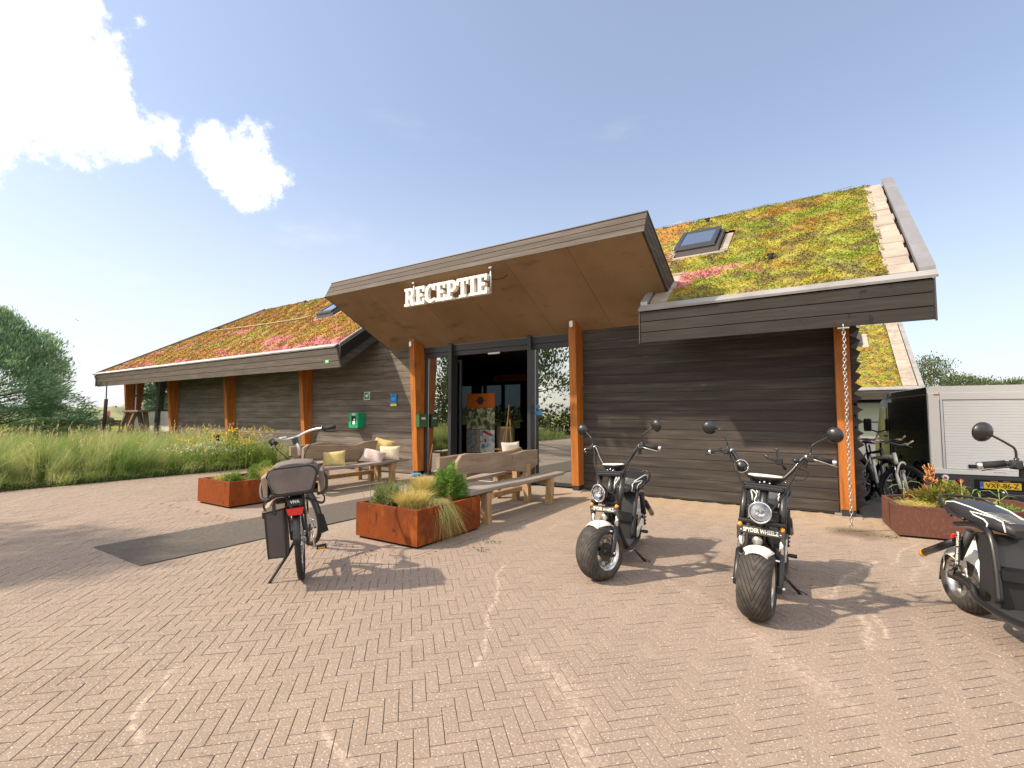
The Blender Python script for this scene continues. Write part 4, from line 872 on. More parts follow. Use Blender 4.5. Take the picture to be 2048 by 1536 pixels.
LAV = foliage_mat('lavender_leaf', [(0, (.14, .20, .06)), (.5, (.24, .29, .10)), (.85, (.30, .33, .15)), (1, (.22, .14, .10))])
YEL = foliage_mat('golden_sedge', [(0, (.52, .42, .12)), (.5, (.66, .52, .18)), (.8, (.44, .43, .13)), (1, (.72, .55, .27))])
HANG = foliage_mat('trailing_sedge', [(0, (.30, .32, .10)), (.5, (.42, .40, .15)), (1, (.50, .42, .22))])
PINE = foliage_mat('bright_pine', [(0, (.08, .19, .03)), (.6, (.15, .29, .05)), (1, (.25, .35, .08))])
GRN = foliage_mat('fresh_green', [(0, (.10, .19, .03)), (.6, (.20, .31, .06)), (1, (.32, .38, .10))])
RED = foliage_mat('copper_fern', [(0, (.30, .10, .06)), (.6, (.48, .20, .09)), (1, (.36, .26, .10))])
def tuft(name, label, m, c, n, h, spread, wid, lean=(.3, 1.1), r0=.06, az=None, stalks=0, curl=(1.4, 2.6), cat='plant', group=None, segs=4, sag=None):
    a = RNG.uniform(0, 2*np.pi, n) if az is None else RNG.normal(az[0], az[1], n)
    r = r0*np.sqrt(RNG.uniform(0, 1, n)); b = RNG.uniform(0, 2*np.pi, n)
    hh = RNG.uniform(.55, 1.1, n)*h; ll = RNG.uniform(*lean, n)*spread
    V, F = blade_arrays(c[0]+r*np.cos(b), c[1]+r*np.sin(b), np.full(n, c[2]), hh, wid*RNG.uniform(.6, 1.3, n), ll, a, RNG.uniform(*curl, n), segs)
    if sag:
        V = V.reshape(n, segs+1, 2, 3); t = np.linspace(0, 1, segs+1)[None, :, None]
        V[..., 2] = c[2]+hh[:, None, None]*4*.9*t*(1-t*.75)*(1-t*.2)*.6 - (sag*RNG.uniform(.3, 1.2, n))[:, None, None]*t**2.6; V = V.reshape(-1, 3)
    o = fast_obj(name, V, F, m, loc=c, label=label, category=cat)
    if group: o['group'] = group
    return o
def bush(name, label, m, c, r, n, size, cat='shrub', sc=(1, 1, 1), stalks=0, aspect=.35, stems=True):
    d = RNG.normal(0, 1, (n, 3)); d /= np.linalg.norm(d, axis=1)[:, None]; d[:, 2] = np.abs(d[:, 2])*.95-.05
    rr = r*(RNG.uniform(.25, 1, n)**.5)*(1+.18*np.sin(d[:, 0]*7+d[:, 1]*5)+.12*np.sin(d[:, 2]*9+3*d[:, 0]))
    C = np.array(c)+d*rr[:, None]*np.array(sc); V, F = leaf_quads(C, size, aspect=aspect, axis=d)
    if stalks:
        q = RNG.normal(0, 1, (stalks, 2))*r*.45; V2, F2 = blade_arrays(c[0]+q[:, 0], c[1]+q[:, 1], np.full(stalks, c[2]+r*.3), RNG.uniform(.8, 1.25, stalks)*r*1.1, np.full(stalks, .006), np.abs(RNG.normal(0, .3, stalks))*r, np.arctan2(q[:, 1], q[:, 0]), np.full(stalks, 1.3), 2)
        F = np.vstack([F, F2+len(V)]); V = np.vstack([V, V2])
    return fast_obj(name, V, F, m, loc=c, label=label, category=cat)
bush('lavender', 'grey green lavender bush at the left end of the trailing-grass planter', LAV, (-4.34, 4.05, .34), .23, 3800, .045, stalks=120)
tuft('golden_grass', 'upright golden grass tuft in the middle of the right-hand planter', YEL, (-4.12, 4.40, .35), 1500, .32, .20, .006, r0=.12)
tuft('golden_grass', 'low spreading yellow grass at the front of the right-hand planter', YEL, (-3.95, 4.02, .35), 1500, .21, .24, .006, r0=.14)
tuft('trailing_grass', 'long pale grass trailing over the side of the right-hand planter', HANG, (-3.76, 4.24, .38), 800, .14, .33, .005, az=(rad(-20), .8), r0=.11, sag=.42)
bush('dwarf_pine', 'bright green young pine at the back of the right-hand planter', PINE, (-3.93, 4.62, .42), .25, 4600, .08, sc=(.9, .9, 1.45), aspect=.10)
bush('green_plant', 'soft green plant at the front corner of the left-hand planter', GRN, (-7.78, 4.05, .32), .17, 1800, .06, stalks=50, aspect=.2)
tuft('golden_grass', 'short straw-coloured grass at the left edge of the left-hand planter', YEL, (-8.20, 4.10, .31), 500, .14, .15, .006, r0=.12)
bush('dwarf_pine', 'dark green shrub standing at the back of the left-hand planter', GRN, (-7.95, 4.62, .36), .25, 2600, .08, aspect=.12)
tuft('golden_grass', 'golden grass tuft leaning over the right edge of the left-hand planter', YEL, (-7.62, 4.55, .33), 700, .24, .18, .006, r0=.12)
tuft('golden_grass', 'dense low straw tuft at the near left corner of the many-sided planter', YEL, (.80, 7.33, .30), 900, .11, .16, .006, r0=.15)
bush('green_conifer', 'yellow green bushy conifer in the middle of the many-sided planter', foliage_mat('conifer_leaf', [(0, (.12, .16, .03)), (.6, (.22, .24, .05)), (1, (.36, .24, .06))]), (1.08, 7.55, .33), .25, 2800, .06, sc=(1.1, 1, 1.05))
bush('copper_fern', 'copper red bush behind the straw tuft in the many-sided planter', RED, (.92, 7.72, .34), .17, 900, .06)
FS = thing('dried_flower_stalk', 'tall orange brown dried stem rising from the many-sided planter', 'plant', (.98, 7.6, .33))
part('stem', MB().tube(smoothpath([(.98, 7.6, .33), (.985, 7.6, .60), (.97, 7.6, .74)]), .007, 5), mat('dried_stem', (.45, .20, .07), .8), FS)
bb = MB()
for k in range(26):
    z0 = .56+.20*random.random(); a = random.uniform(0, 6.28); l = random.uniform(.03, .065)
    bb.tube([(.98, 7.6, z0), (.98+l*math.cos(a), 7.6+l*math.sin(a), z0+.035), (.98+l*1.1*math.cos(a), 7.6+l*1.1*math.sin(a), z0+.06)], .007, 4)
part('branchlet', bb, mat('dried_stem', (0, 0, 0)), FS, kind='stuff')
for i, (x, y, w) in enumerate(((1.22, 7.42, 'beside the conifer'), (1.38, 7.46, 'in the middle right of the planter'), (1.56, 7.60, 'nearest the scooter seat'), (.72, 7.55, 'at the left corner of the planter'))):
    g = MB(); hz_ = (.36, .24, .26, .30)[i]
    g.tube([(x, y, .30), (x+.005, y, .30+hz_*.6), (x, y, .30+hz_)], .005, 5)
    for k in range(5):
        z0 = .34+hz_*.17*k; a = k*2.3+i; l = random.uniform(.08, .15)
        g.tube([(x, y, z0), (x+l*.5*math.cos(a), y+l*.5*math.sin(a), z0+.06), (x+l*math.cos(a), y+l*math.sin(a), z0+.05), (x+l*1.35*math.cos(a), y+l*1.35*math.sin(a), z0+.01)], [.006, .008, .007, .002], 5, flat=.3)
    single('tall_weed', g, mat('weed_green', (.20, .28, .06), .6), (x, y, .3), 'thin green weed stalk with arching leaves %s' % w, 'weed', 'thin weeds in the many-sided planter')
bush('ground_weeds', 'low mixed weeds at the right end of the many-sided planter', GRN, (1.5, 7.6, .28), .22, 1300, .045, sc=(1.6, 1, .5), cat='weeds')
# flowers at the end of the grass bed
YF = foliage_mat('yellow_flower', [(0, (.70, .50, .02)), (1, (.85, .62, .04))], transl=.2); WF = foliage_mat('white_flower', [(0, (.55, .55, .42)), (1, (.72, .70, .58))], transl=.2)
def flowers(name, label, stemm, fm, c, rx, ry, h, ns, size, seed):
    t = thing(name, label, 'flowers', c)
    q = RNG.normal(0, 1, (ns, 2))*(rx, ry); hh = h*RNG.uniform(.65, 1.1, ns)
    V, F = blade_arrays(c[0]+q[:, 0], c[1]+q[:, 1], np.zeros(ns), hh, np.full(ns, .012), hh*.15*RNG.random(ns), np.arctan2(q[:, 1], q[:, 0]), np.full(ns, 1.5), 2)
    C = np.stack([np.repeat(c[0]+q[:, 0], 9)+RNG.normal(0, .04, ns*9), np.repeat(c[1]+q[:, 1], 9)+RNG.normal(0, .04, ns*9), np.repeat(hh, 9)*RNG.uniform(.2, .95, ns*9)], 1)
    V2, F2 = leaf_quads(C, .09, .4, .3); fast_obj('foliage', np.vstack([V, V2]), np.vstack([F, F2+len(V)]), stemm, parent=t, kind='stuff')
    m_ = 7; C = np.stack([np.repeat(c[0]+q[:, 0], m_)+RNG.normal(0, size, ns*m_), np.repeat(c[1]+q[:, 1], m_)+RNG.normal(0, size, ns*m_), np.repeat(hh, m_)+RNG.normal(0, .02, ns*m_)], 1)
    V3, F3 = leaf_quads(C, .034, .2, .9); fast_obj('blooms', V3, F3, fm, parent=t, kind='stuff')
flowers('ragwort', 'tall yellow ragwort flowers behind the left planter', GRN, YF, (-12.75, 6.9, 0), .26, .5, .98, 80, .045, 1)
flowers('ragwort', 'looser yellow ragwort stems further left behind the white yarrow', GRN, YF, (-13.4, 6.3, 0), .3, .5, .80, 40, .03, 1)
flowers('yarrow', 'white yarrow umbels at the edge of the dune grass', GRN, WF, (-12.85, 6.0, 0), .20, .4, .66, 70, .06, 2)
tuft('green_grass', 'bright green grass clump against the paving below the ragwort', GRN, (-12.9, 7.3, 0), 1200, .6, .3, .010, r0=.5, cat='grass')
UP = thing('garden_uplight', 'small black garden spotlight on a stake in the grass', 'spotlight', (-13.0, 6.35, 0))
part('stake', MB().tube([(-13, 6.35, 0), (-13, 6.35, .80)], .012, 6), BLACK, UP); part('lamp_head', MB().box(-13.10, -12.93, 6.28, 6.36, .80, .88, .015, ).tube([(-13.0, 6.32, .79), (-12.93, 6.32, .74)], .03, 8), BMATT, UP)

# ---------------------------------------------------------------- oak benches
def wavy_board(x0, x1, y0, y1, zb, zt, n=22, seed=0, mirror=False, rise=.0, hook=True):
    """live-edge upright plank: thickness along x, long axis y"""
    rings = []
    for i in range(n+1):
        t = i/n; y = y0+(y1-y0)*t; s = t if not mirror else 1-t
        top = zt+.035*math.sin(s*6.2+seed)+.012*math.sin(s*17+seed)+rise*s; bot = zb+.045*math.sin(s*4.4+seed*.7+.4)+.014*math.sin(s*13)+rise*s*.6
        if hook and s > .86: bot += (s-.86)*.45; top -= (s-.86)*.15
        if s < .05: top -= (.05-s)*1.6
        b = .012
        rings.append([(x0, y, bot+b), (x0+b, y, bot), (x1-b, y, bot), (x1, y, bot+b), (x1, y, top-b), (x1-b, y, top), (x0+b, y, top), (x0, y, top-b)])
    return MB().loft(rings, smooth=False)
def seat_board(x0, x1, y0, y1, z, th=.05, n=16, seed=0):
    rings = []
    for i in range(n+1):
        t = i/n; y = y0+(y1-y0)*t; a = .018*math.sin(t*7+seed)+.008*math.sin(t*19+seed); c = .016*math.sin(t*5+seed*2); b = .008; w = .010*math.sin(t*6+seed)
        if t in (0, 1): a += .0
        rings.append([(x0+a, y, z-th+b+w), (x0+a+b, y, z-th+w), (x1+c-b, y, z-th+w), (x1+c, y, z-th+b+w), (x1+c, y, z-b+w), (x1+c-b, y, z+w), (x0+a+b, y, z+w), (x0+a, y, z-b+w)])
    return MB().loft(rings, smooth=False)
def bench(label, cx, y0, y1, side, seed):
    """double-sided bench, long axis along y; side=+1: near seat faces +x"""
    t = thing('oak_bench', label, 'bench', (cx, (y0+y1)/2, 0), group='rustic double benches by the entrance')
    X = lambda d: cx+side*d
    o = lambda a, b: (min(X(a), X(b)), max(X(a), X(b)))
    part('seat', seat_board(*o(.26, .56), y0, y1, .455, seed=seed), OAKG, t); part('seat', seat_board(*o(-.56, -.26), y0+.1, y1-.1, .455, seed=seed+2), OAKG, t)
    part('backrest', wavy_board(*o(.06, .12), y0+.28, y1-.12, .53, .83, seed=seed), OAK, t)
    part('backrest', wavy_board(*o(-.14, -.08), y0+.16, y1-.22, .55, .82, seed=seed+1.3, mirror=True), OAK, t)
    for yy in (y0+.42, y1-.42):
        for d, w in ((.50, .10), (.10, .09), (-.12, .09), (-.50, .10)):
            h = .40 if abs(d) > .3 else .60; x0, x1 = o(d-w/2, d+w/2); j = random.uniform(-.03, .03)
            rings = []
            for i in range(6):
                s = i/5; a = .012*math.sin(s*5+d*9+yy); q = [(x0+a, yy-.05+j*s), (x1+a*.5, yy-.05-a+j*s), (x1+a*.5, yy+.05+j*s), (x0+a, yy+.05+a+j*s)]
                rings.append([(px, py, s*h) for px, py in q])
            part('leg', MB().loft(rings, smooth=False), OAKY, t)
        x0, x1 = o(-.54, .54); part('cross_rail', MB().box(x0, x1, yy+.052, yy+.10, .30, .40, .01), OAKY, t)
        part('seat_bearer', MB().box(*o(.30, .54), yy-.04, yy+.04, .37, .404, .008), OAKY, t)
    yy = (y0+y1)/2; part('long_stretcher', MB().box(*o(-.03, .03), y0+.45, y1-.45, .16, .24, .012), OAKY, t)
    return t
bench('rustic oak double bench right of the entrance, directly behind the trailing-grass planter', -4.22, 4.72, 7.22, 1, .4)
bench('rustic oak double bench left of the entrance with four cushions on it', -8.02, 5.05, 7.50, 1, 2.0)
def cushion(label, m, c, s, rot, cat='cushion'):
    n = 14; V = []; F = []
    for sgn in (1, -1):
        for i in range(n+1):
            for j in range(n+1):
                u, v = i/n*2-1, j/n*2-1; e = (1-abs(u)**2.6)*(1-abs(v)**2.6); pinch = 1-.10*(1-u*u)*abs(v)-.0; pin2 = 1-.10*(1-v*v)*abs(u)
                th = .5*s[2]*max(e, 0)**.55*(1+.10*math.sin(u*5+v*3+c[0]*5)); V.append((u*s[0]/2*pin2, v*s[1]/2*pinch, sgn*th))
        b = (0 if sgn > 0 else (n+1)**2)
        F += [(b+i*(n+1)+j, b+(i+1)*(n+1)+j, b+(i+1)*(n+1)+j+1, b+i*(n+1)+j+1) for i in range(n) for j in range(n)]
    mb = MB().add(V, F, True); return single('cushion', mb, m, c, label, cat, 'loose cushions on the benches', local=True, rot=rot)
CY1 = mat('mustard_fabric', (.42, .33, .12), .9, bump=(90, .4, (1, 1, 1), .004), coord='obj', layers=(((.55, .44, .20), 7, .4, .7),)); CP = mat('pink_fabric', (.50, .38, .36), .9, coord='obj', layers=(((.62, .50, .47), 8, .4, .6), ((.36, .27, .26), 14, .55, .75)), bump=(60, .4, (1, 1, 1), .004))
CB = mat('beige_fabric', (.58, .48, .34), .9, coord='obj', layers=(((.66, .57, .43), 9, .4, .6),), bump=(90, .4, (1, 1, 1), .004))
cushion('beige cushion propped at the far end of the left bench', CB, (-7.60, 7.08, .60), (.42, .30, .13), (rad(72), 0, rad(38)))
cushion('mustard yellow cushion standing behind the beige and pink ones', CY1, (-7.82, 7.10, .68), (.42, .42, .13), (rad(80), rad(12), rad(30)))
cushion('crumpled pale pink cushion lying left of the beige one', CP, (-7.68, 6.72, .55), (.46, .34, .17), (rad(48), rad(14), rad(40)))
cushion('mustard yellow cushion alone at the near end of the left bench', CY1, (-7.74, 5.85, .57), (.42, .30, .13), (rad(70), rad(-4), rad(45)))
cushion('off-white cushion peeping over the backrest of the right bench', mat('off_white_fabric', (.62, .56, .48), .9), (-4.62, 7.1, .70), (.40, .46, .14), (rad(78), 0, rad(70)))
# small things by the left entrance post
BW = thing('water_bowl', 'small blue pet bowl on the ground by the left entrance post', 'bowl', (-7.86, 8.12, 0))
part('bowl', MB().lathe([(0, 0), (0, .09), (.06, .115), (.065, .108), (.02, .08), (.015, 0)], 20, 'z', (-7.86, 8.12, 0)), mat('blue_plastic', (.10, .28, .50), .35), BW)
single('broom_stick', MB().tube([(-7.60, 8.22, 0), (-7.52, 8.30, .72)], .011, 8), mat('rusty_rod', (.20, .09, .05), .7), (-7.6, 8.2, 0), 'thin brown stick leaning against the left side window', 'stick')

# ---------------------------------------------------------------- inside the doorway
BN = thing('rollup_banner', 'tall roll-up banner with an orange head and activity photos inside the doorway', 'banner', (-7.15, 9.6, 0))
bx0, bx1, by = -7.58, -6.73, 9.6
KB = mat('banner_black', (.012, .012, .014), .6)
part('banner_sheet', MB().box(bx0, bx1, by, by+.004, .06, 1.90), KB, BN); part('banner_foot', MB().box(bx0-.01, bx1+.01, by-.08, by+.1, 0, .06, .01), ALUL, BN)
part('orange_head', MB().box(bx0, bx1, by-.003, by-.001, 1.55, 1.90), mat('banner_orange', (.55, .13, .015), .6), BN)
em = MB().lathe([(0, 0), (0, .10), (.002, .10), (.002, 0)], 20, 'y', ((bx0+bx1)/2, by-.006, 1.725), smooth=False).box((bx0+bx1)/2-.18, (bx0+bx1)/2-.10, by-.006, by-.004, 1.71, 1.73).box((bx0+bx1)/2+.10, (bx0+bx1)/2+.18, by-.006, by-.004, 1.71, 1.73)
part('round_emblem', em, mat('emblem_dark', (.06, .03, .05), .6), BN)
def photo_mat(name, cols, sc):
    m = bpy.data.materials.new(name); B = NB(nt_new(m)); p = B.n('ShaderNodeBsdfPrincipled'); o = B.n('ShaderNodeOutputMaterial'); B.l(p.outputs[0], o.inputs[0])
    v = B.n('ShaderNodeTexVoronoi'); B.l(B.n('ShaderNodeNewGeometry').outputs['Position'], v.inputs['Vector']); v.inputs['Scale'].default_value = sc
    s = B.n('ShaderNodeSeparateColor'); B.l(v.outputs['Color'], s.inputs[0]); r = B.n('ShaderNodeValToRGB'); r.color_ramp.interpolation = 'CONSTANT'; B.l(s.outputs[0], r.inputs[0]); cr = r.color_ramp
    cr.elements[0].color = (*cols[0], 1); cr.elements[1].position = .99; cr.elements[1].color = (*cols[-1], 1)
    for i, c in enumerate(cols[1:], 1): e = cr.elements.new(i/len(cols)); e.color = (*c, 1)
    B.l(r.outputs[0], p.inputs['Base Color']); p.inputs['Roughness'].default_value = .6; return m
mx_ = (bx0+bx1)/2
part('green_photo', MB().box(bx0, bx1, by-.003, by-.001, 1.03, 1.545), photo_mat('photo_forest', [(.10, .18, .05), (.42, .40, .24), (.05, .08, .03), (.30, .34, .16), (.14, .10, .06), (.5, .5, .36)], 14), BN)
part('climbing_photo', MB().box(bx0, mx_, by-.003, by-.001, .46, 1.02), photo_mat('photo_sand', [(.33, .27, .24), (.28, .23, .21), (.40, .34, .30), (.22, .18, .16)], 22), BN)
part('beach_photo', MB().box(mx_, bx1, by-.003, by-.001, .46, 1.02), photo_mat('photo_sky', [(.62, .62, .60), (.42, .50, .55), (.68, .66, .62), (.30, .36, .38)], 14), BN)
part('photo_figure', MB().box(bx0+.10, bx0+.17, by-.005, by-.0035, .78, .92).box(bx0+.11, bx0+.15, by-.005, by-.0035, .50, .78), mat('figure_blue', (.10, .28, .42), .6), BN)
part('photo_flag', MB().prism([(mx_+.02, by-.0035, .97), (mx_+.14, by-.0035, 1.01), (mx_+.36, by-.0035, .90), (mx_+.34, by-.0035, .86), (mx_+.12, by-.0035, .94)], (0, -.0015, 0)).box(mx_+.12, mx_+.18, by-.005, by-.0035, .72, .80), mat('figure_red', (.50, .03, .03), .6), BN)
part('photo_ball', MB().lathe([(0, 0), (0, .06), (.0015, .06), (.0015, 0)], 16, 'y', (mx_+.09, by-.005, .62), smooth=False), mat('figure_blue', (0, 0, 0)), BN)
for i, s in enumerate(('Roompot Ameland', 'doet ook activiteiten bij', 'Outdoor Ameland')):
    text_part('lettering', s, .075, .001, SIGNW, BN, Matrix.Translation((mx_-BN.location.x, -.003, .405-.095*i)) @ MX, bold=.002, sx=.78)
for z_, s in ((1.44, 'bij'), (1.35, 'ons')): text_part('lettering', s, .10, .001, SIGNW, BN, Matrix.Translation((bx0+.13-BN.location.x, -.005, z_)) @ Matrix.Rotation(rad(-10), 4, 'Y') @ MX)
EA = thing('wooden_easel', 'light wooden display easel standing in the doorway', 'easel', (-6.35, 9.5, 0))
EW = mat('pine_wood', (.60, .36, .14), .5, layers=(((.50, .28, .10), 8, .4, .7, (3, 3, .4)),)); ex, ey = -6.33, 9.45
for d in (-.28, .22): part('leg', MB().tube([(ex+d, ey, 0), (ex+.04+d*.10, ey+.12, 1.28)], .018, 4, smooth=False), EW, EA)
part('leg', MB().tube([(ex-.02, ey+.55, 0), (ex+.03, ey+.14, 1.25)], .018, 4, smooth=False), EW, EA)
part('mast', MB().tube([(ex-.02, ey, .35), (ex+.05, ey+.10, 1.62)], .016, 4, smooth=False), EW, EA)
part('shelf', MB().box(ex-.30, ex+.24, ey-.03, ey+.03, .56, .60, .004), EW, EA); part('crossbar', MB().box(ex-.15, ex+.16, ey+.04, ey+.06, 1.06, 1.09, .004), EW, EA)
LG = single('display_log', MB().lathe([(0, 0), (0, .24), (.5, .235), (1.10, .24), (1.10, 0)], 22, 'z', (-6.75, 10.1, 0)), mat('pale_bark', (.30, .23, .15), .85, layers=(((.42, .36, .26), 5, .4, .7, (3, 3, .6)), ((.14, .10, .07), 12, .55, .8, (4, 4, .3)))), (-6.75, 10.1, 0), 'thick pale tree trunk used as a pedestal between banner and easel', 'trunk pedestal')
bush('flower_arrangement', 'leafy arrangement with pale flowers on the trunk pedestal', foliage_mat('arrangement_leaf', [(0, (.06, .10, .03)), (.5, (.12, .17, .06)), (.8, (.05, .05, .03)), (.92, (.60, .54, .44)), (1, (.62, .56, .46))]), (-6.72, 10.1, 1.22), .34, 700, .10, cat='flowers', sc=(1.1, 1, .8), aspect=.6)
# ---------------------------------------------------------------- electric scooters (local frame: +x forward, +y rider's left)
def tyre_mat():
    m = bpy.data.materials.new('grooved_rubber'); B = NB(nt_new(m)); p = B.n('ShaderNodeBsdfPrincipled'); o = B.n('ShaderNodeOutputMaterial'); B.l(p.outputs[0], o.inputs[0])
    v = B.n('ShaderNodeTexCoord').outputs['Object']; s = B.n('ShaderNodeSeparateXYZ'); B.l(v, s.inputs[0])
    arc = B.m('MULTIPLY', B.m('ARCTAN2', s.outputs[0], s.outputs[2]), .235)
    ay = B.m('ABSOLUTE', s.outputs[1]); R = B.vm('LENGTH', B.vm('MULTIPLY', v, (1, 0, 1)))
    per = 2*math.pi*.235*.40/23
    ph = B.m('DIVIDE', B.m('ADD', ay, B.m('MULTIPLY', arc, .40)), per); fr = B.m('FRACT', B.m('ADD', ph, 40.0))
    tri = B.m('ABSOLUTE', B.m('SUBTRACT', fr, .5)); groove = B.step(tri, .09, .035); tread = B.step(R, .192, .205); g = B.m('MULTIPLY', groove, tread)
    ed = B.m('MULTIPLY', B.step(B.m('ABSOLUTE', B.m('SUBTRACT', ay, .004)), .003, .0), 0.0)
    dust = B.noise(v, 14, 5, .6)
    c = B.mix(B.step(dust, .4, .7), (.040, .036, .032), (.075, .066, .057)); c = B.mix(g, c, (.008, .008, .008)); B.l(c, p.inputs['Base Color'])
    p.inputs['Roughness'].default_value = .72; p.inputs['Specular IOR Level'].default_value = .35
    bn = B.n('ShaderNodeBump'); bn.inputs['Strength'].default_value = .9; bn.inputs['Distance'].default_value = .006; B.l(B.m('SUBTRACT', 1.0, g), bn.inputs['Height']); B.l(bn.outputs[0], p.inputs['Normal']); return m
TYRE = tyre_mat(); RIM = mat('cast_alloy', (.62, .60, .57), .25, .9); DISC = mat('brake_disc', (.10, .10, .10), .35, .8); WP = WPAINT
TWR = .235
def wheel_parts(parent, x, z, disc=True):
    """tyre, rim and hub as children; the origin is the axle"""
    ax = bpy.data.objects.new('wheel', MB().tube([(0, -.075, 0), (0, .075, 0)], .035, 16).mesh('wheel')); ax.data.materials.append(BPAINT); ax.location = (x, 0, z); put(ax, parent)
    hw = .105; prof = []
    for i in range(13):
        t = i/12; y = -hw+2*hw*t; s = abs(2*t-1); prof.append((y, TWR-.050*s**3.2))
    prof = [(-hw*.86, .145), (-hw*.99, .155)]+[(y*(1 if abs(y) < hw*.99 else 1.0), r) for y, r in prof]+[(hw*.99, .155), (hw*.86, .145)]
    ty = MB().lathe(prof, 64, 'y', closed=True); part('tyre', ty, TYRE, ax, local=True)
    rb = MB().lathe([(-hw*.88, .147), (-hw*.90, .154), (-hw*.80, .150), (-hw*.66, .118), (hw*.66, .118), (hw*.80, .150), (hw*.90, .154), (hw*.88, .147), (hw*.60, .108), (-hw*.60, .108)], 48, 'y', closed=True)
    for k in range(5):
        a0 = 2*math.pi*k/5
        for sy in (-1, 1):
            P = [(.030, -.012, a0-.5), (.030, .012, a0+.5), (.075, .0, a0+.22), (.116, .0, a0+.26), (.116, .0, a0-.16), (.070, .0, a0-.12)]
            vs = [(r*math.cos(a), sy*.046, r*math.sin(a)) for r, _, a in P]
            rb.prism(vs, (0, sy*.012, 0))
    part('rim', rb, RIM, ax, local=True)
    part('hub', MB().lathe([(-.085, 0), (-.085, .022), (-.06, .034), (.06, .034), (.085, .022), (.085, 0)], 20, 'y'), BPAINT, ax, local=True)
    if disc:
        d = MB().lathe([(.066, .03), (.066, .078), (.070, .078), (.070, .03)], 32, 'y', closed=True, smooth=False)
        for k in range(10):
            a = k*.6283; d.lathe([(.0655, 0), (.0655, .006), (.0708, .006), (.0708, 0)], 8, 'y', (.064*math.cos(a), 0, .064*math.sin(a)), smooth=False)
        part('brake_disc', d, DISC, ax, local=True)
    return ax
def fender(x, z, r, a0, a1, w, m, parent, name='fender', n=16, drop=.034):
    rings = []
    for i in range(n+1):
        a = rad(a0+(a1-a0)*i/n); t = i/n; ww = w*(.55+.45*math.sin(math.pi*min(max(t, .12), .88)))
        row = []
        for k in range(7):
            s = k/6*2-1; rr = r-drop*abs(s)**2.6; row.append((x+rr*math.cos(a), s*ww, z+rr*math.sin(a)))
        for k in range(6, -1, -1):
            s = k/6*2-1; rr = r-drop*abs(s)**2.6-.006; row.append((x+rr*math.cos(a), s*ww*.97, z+rr*math.sin(a)))
        rings.append(row)
    return part(name, MB().loft(rings), m, parent, local=True)
def scooter(label, loc, heading, steer, lean, extras=0):
    S = thing('electric_scooter', label, 'scooter', loc, (rad(lean), 0, rad(heading)), 'black and white fat-tyred electric scooters')
    S.rotation_mode = 'XYZ'
    fx, rx, az = .62, -.60, TWR
    wheel_parts(S, rx, az)
    # front end, steered about the head axis
    piv = Vector((.40, 0, .80)); axis = Vector((-(.62-.36), 0, .98-.235+.0)).normalized()
    F = bpy.data.objects.new('fork', MB().box(.345, .435, -.13, .13, .845, .875, .008).mesh('fork')); F.data.materials.append(BPAINT); put(F, S)
    Rm = Matrix.Translation(piv) @ Matrix.Rotation(rad(steer), 4, axis) @ Matrix.Translation(-piv); F.matrix_local = Rm
    def fp(name, mb, m): return part(name, mb, m, F, local=True)
    w = wheel_parts(F, fx, az)
    top = Vector((.375, 0, .89))
    for s in (-1, 1):
        a = Vector((fx, s*.135, az)); b = Vector((.375, s*.125, .89)); at = lambda t: a+(b-a)*t
        fp('fork_leg', MB().tube([at(-.03), at(.02), at(.30)], [.018, .023, .023], 12).box(fx-.025, fx+.03, s*.135-.018, s*.135+.018, az-.03, az+.02, .006), BPAINT)
        fp('fork_stanchion', MB().tube([at(.30), at(.50)], .0165, 12), CHROME)
        fp('fork_tube', MB().tube([at(.49), at(1.0)], .025, 14).lathe([(-.006, 0), (-.006, .031), (.012, .033), (.012, 0)], 14, 'z', tuple(at(.5))), BPAINT)
        fp('indicator', MB().ball(tuple(at(.56)+Vector((.035, s*.005, 0))), .020, 12, (1, .8, 1)).lathe([(0, 0), (0, .012), (.03, .012), (.03, 0)], 10, 'x', tuple(at(.56)+Vector((.0, s*.005, 0)))), AMBER)
        fp('axle_nut', MB().tube([(fx, s*.135, az), (fx, s*.168, az)], .011, 8), CHROME)
    fp('lower_clamp', MB().box(.455, .525, -.15, .15, .615, .645, .008), BPAINT); fp('upper_clamp', MB().box(.35, .41, -.15, .15, .865, .89, .008), BPAINT)
    np_ = fp('name_panel', MB().box(.515, .535, -.155, .155, .545, .60, .006).box(.50, .532, -.155, -.125, .50, .56, .005).box(.50, .532, .125, .155, .50, .56, .005), mat('name_panel_black', (.05, .045, .04), .5))
    MT = Matrix.Translation((.5365, 0, .5735)) @ Matrix(((0, 0, 1, 0), (1, 0, 0, 0), (0, 1, 0, 0), (0, 0, 0, 1)))
    text_part('lettering', '- SPYDER WHEELZ -', .040, .001, SIGNW, np_, MT, bold=.0012, sx=.74)
    # headlight
    hb = fp('headlight', MB().lathe([(.0, .0), (.0, .03), (.02, .058), (.05, .073), (.075, .076), (.082, .074), (.082, .066), (.072, .066)], 28, 'x', (.51, 0, .715)), BPAINT)
    part('reflector', MB().lathe([(.04, .0), (.045, .02), (.055, .045), (.072, .067)], 24, 'x', (.51, 0, .715)).ball((.565, 0, .715), .012, 8), CHROME, hb, local=True)
    part('lens', MB().lathe([(.074, .067), (.082, .05), (.087, .025), (.089, 0)], 24, 'x', (.51, 0, .715)), LENS, hb, local=True)
    part('lens_bezel', MB().lathe([(.080, .066), (.086, .066), (.086, .075), (.080, .077)], 28, 'x', (.51, 0, .715), closed=True), CHROME, hb, local=True)
    fp('headlight_bracket', MB().box(.47, .515, -.10, .10, .70, .72, .004).tube([(.53, 0, .64), (.53, 0, .61)], .012, 8), BPAINT)
    fp('horn', MB().lathe([(0, 0), (0, .03), (.02, .034), (.02, 0)], 16, 'x', (.50, -.02, .50)), STEEL)
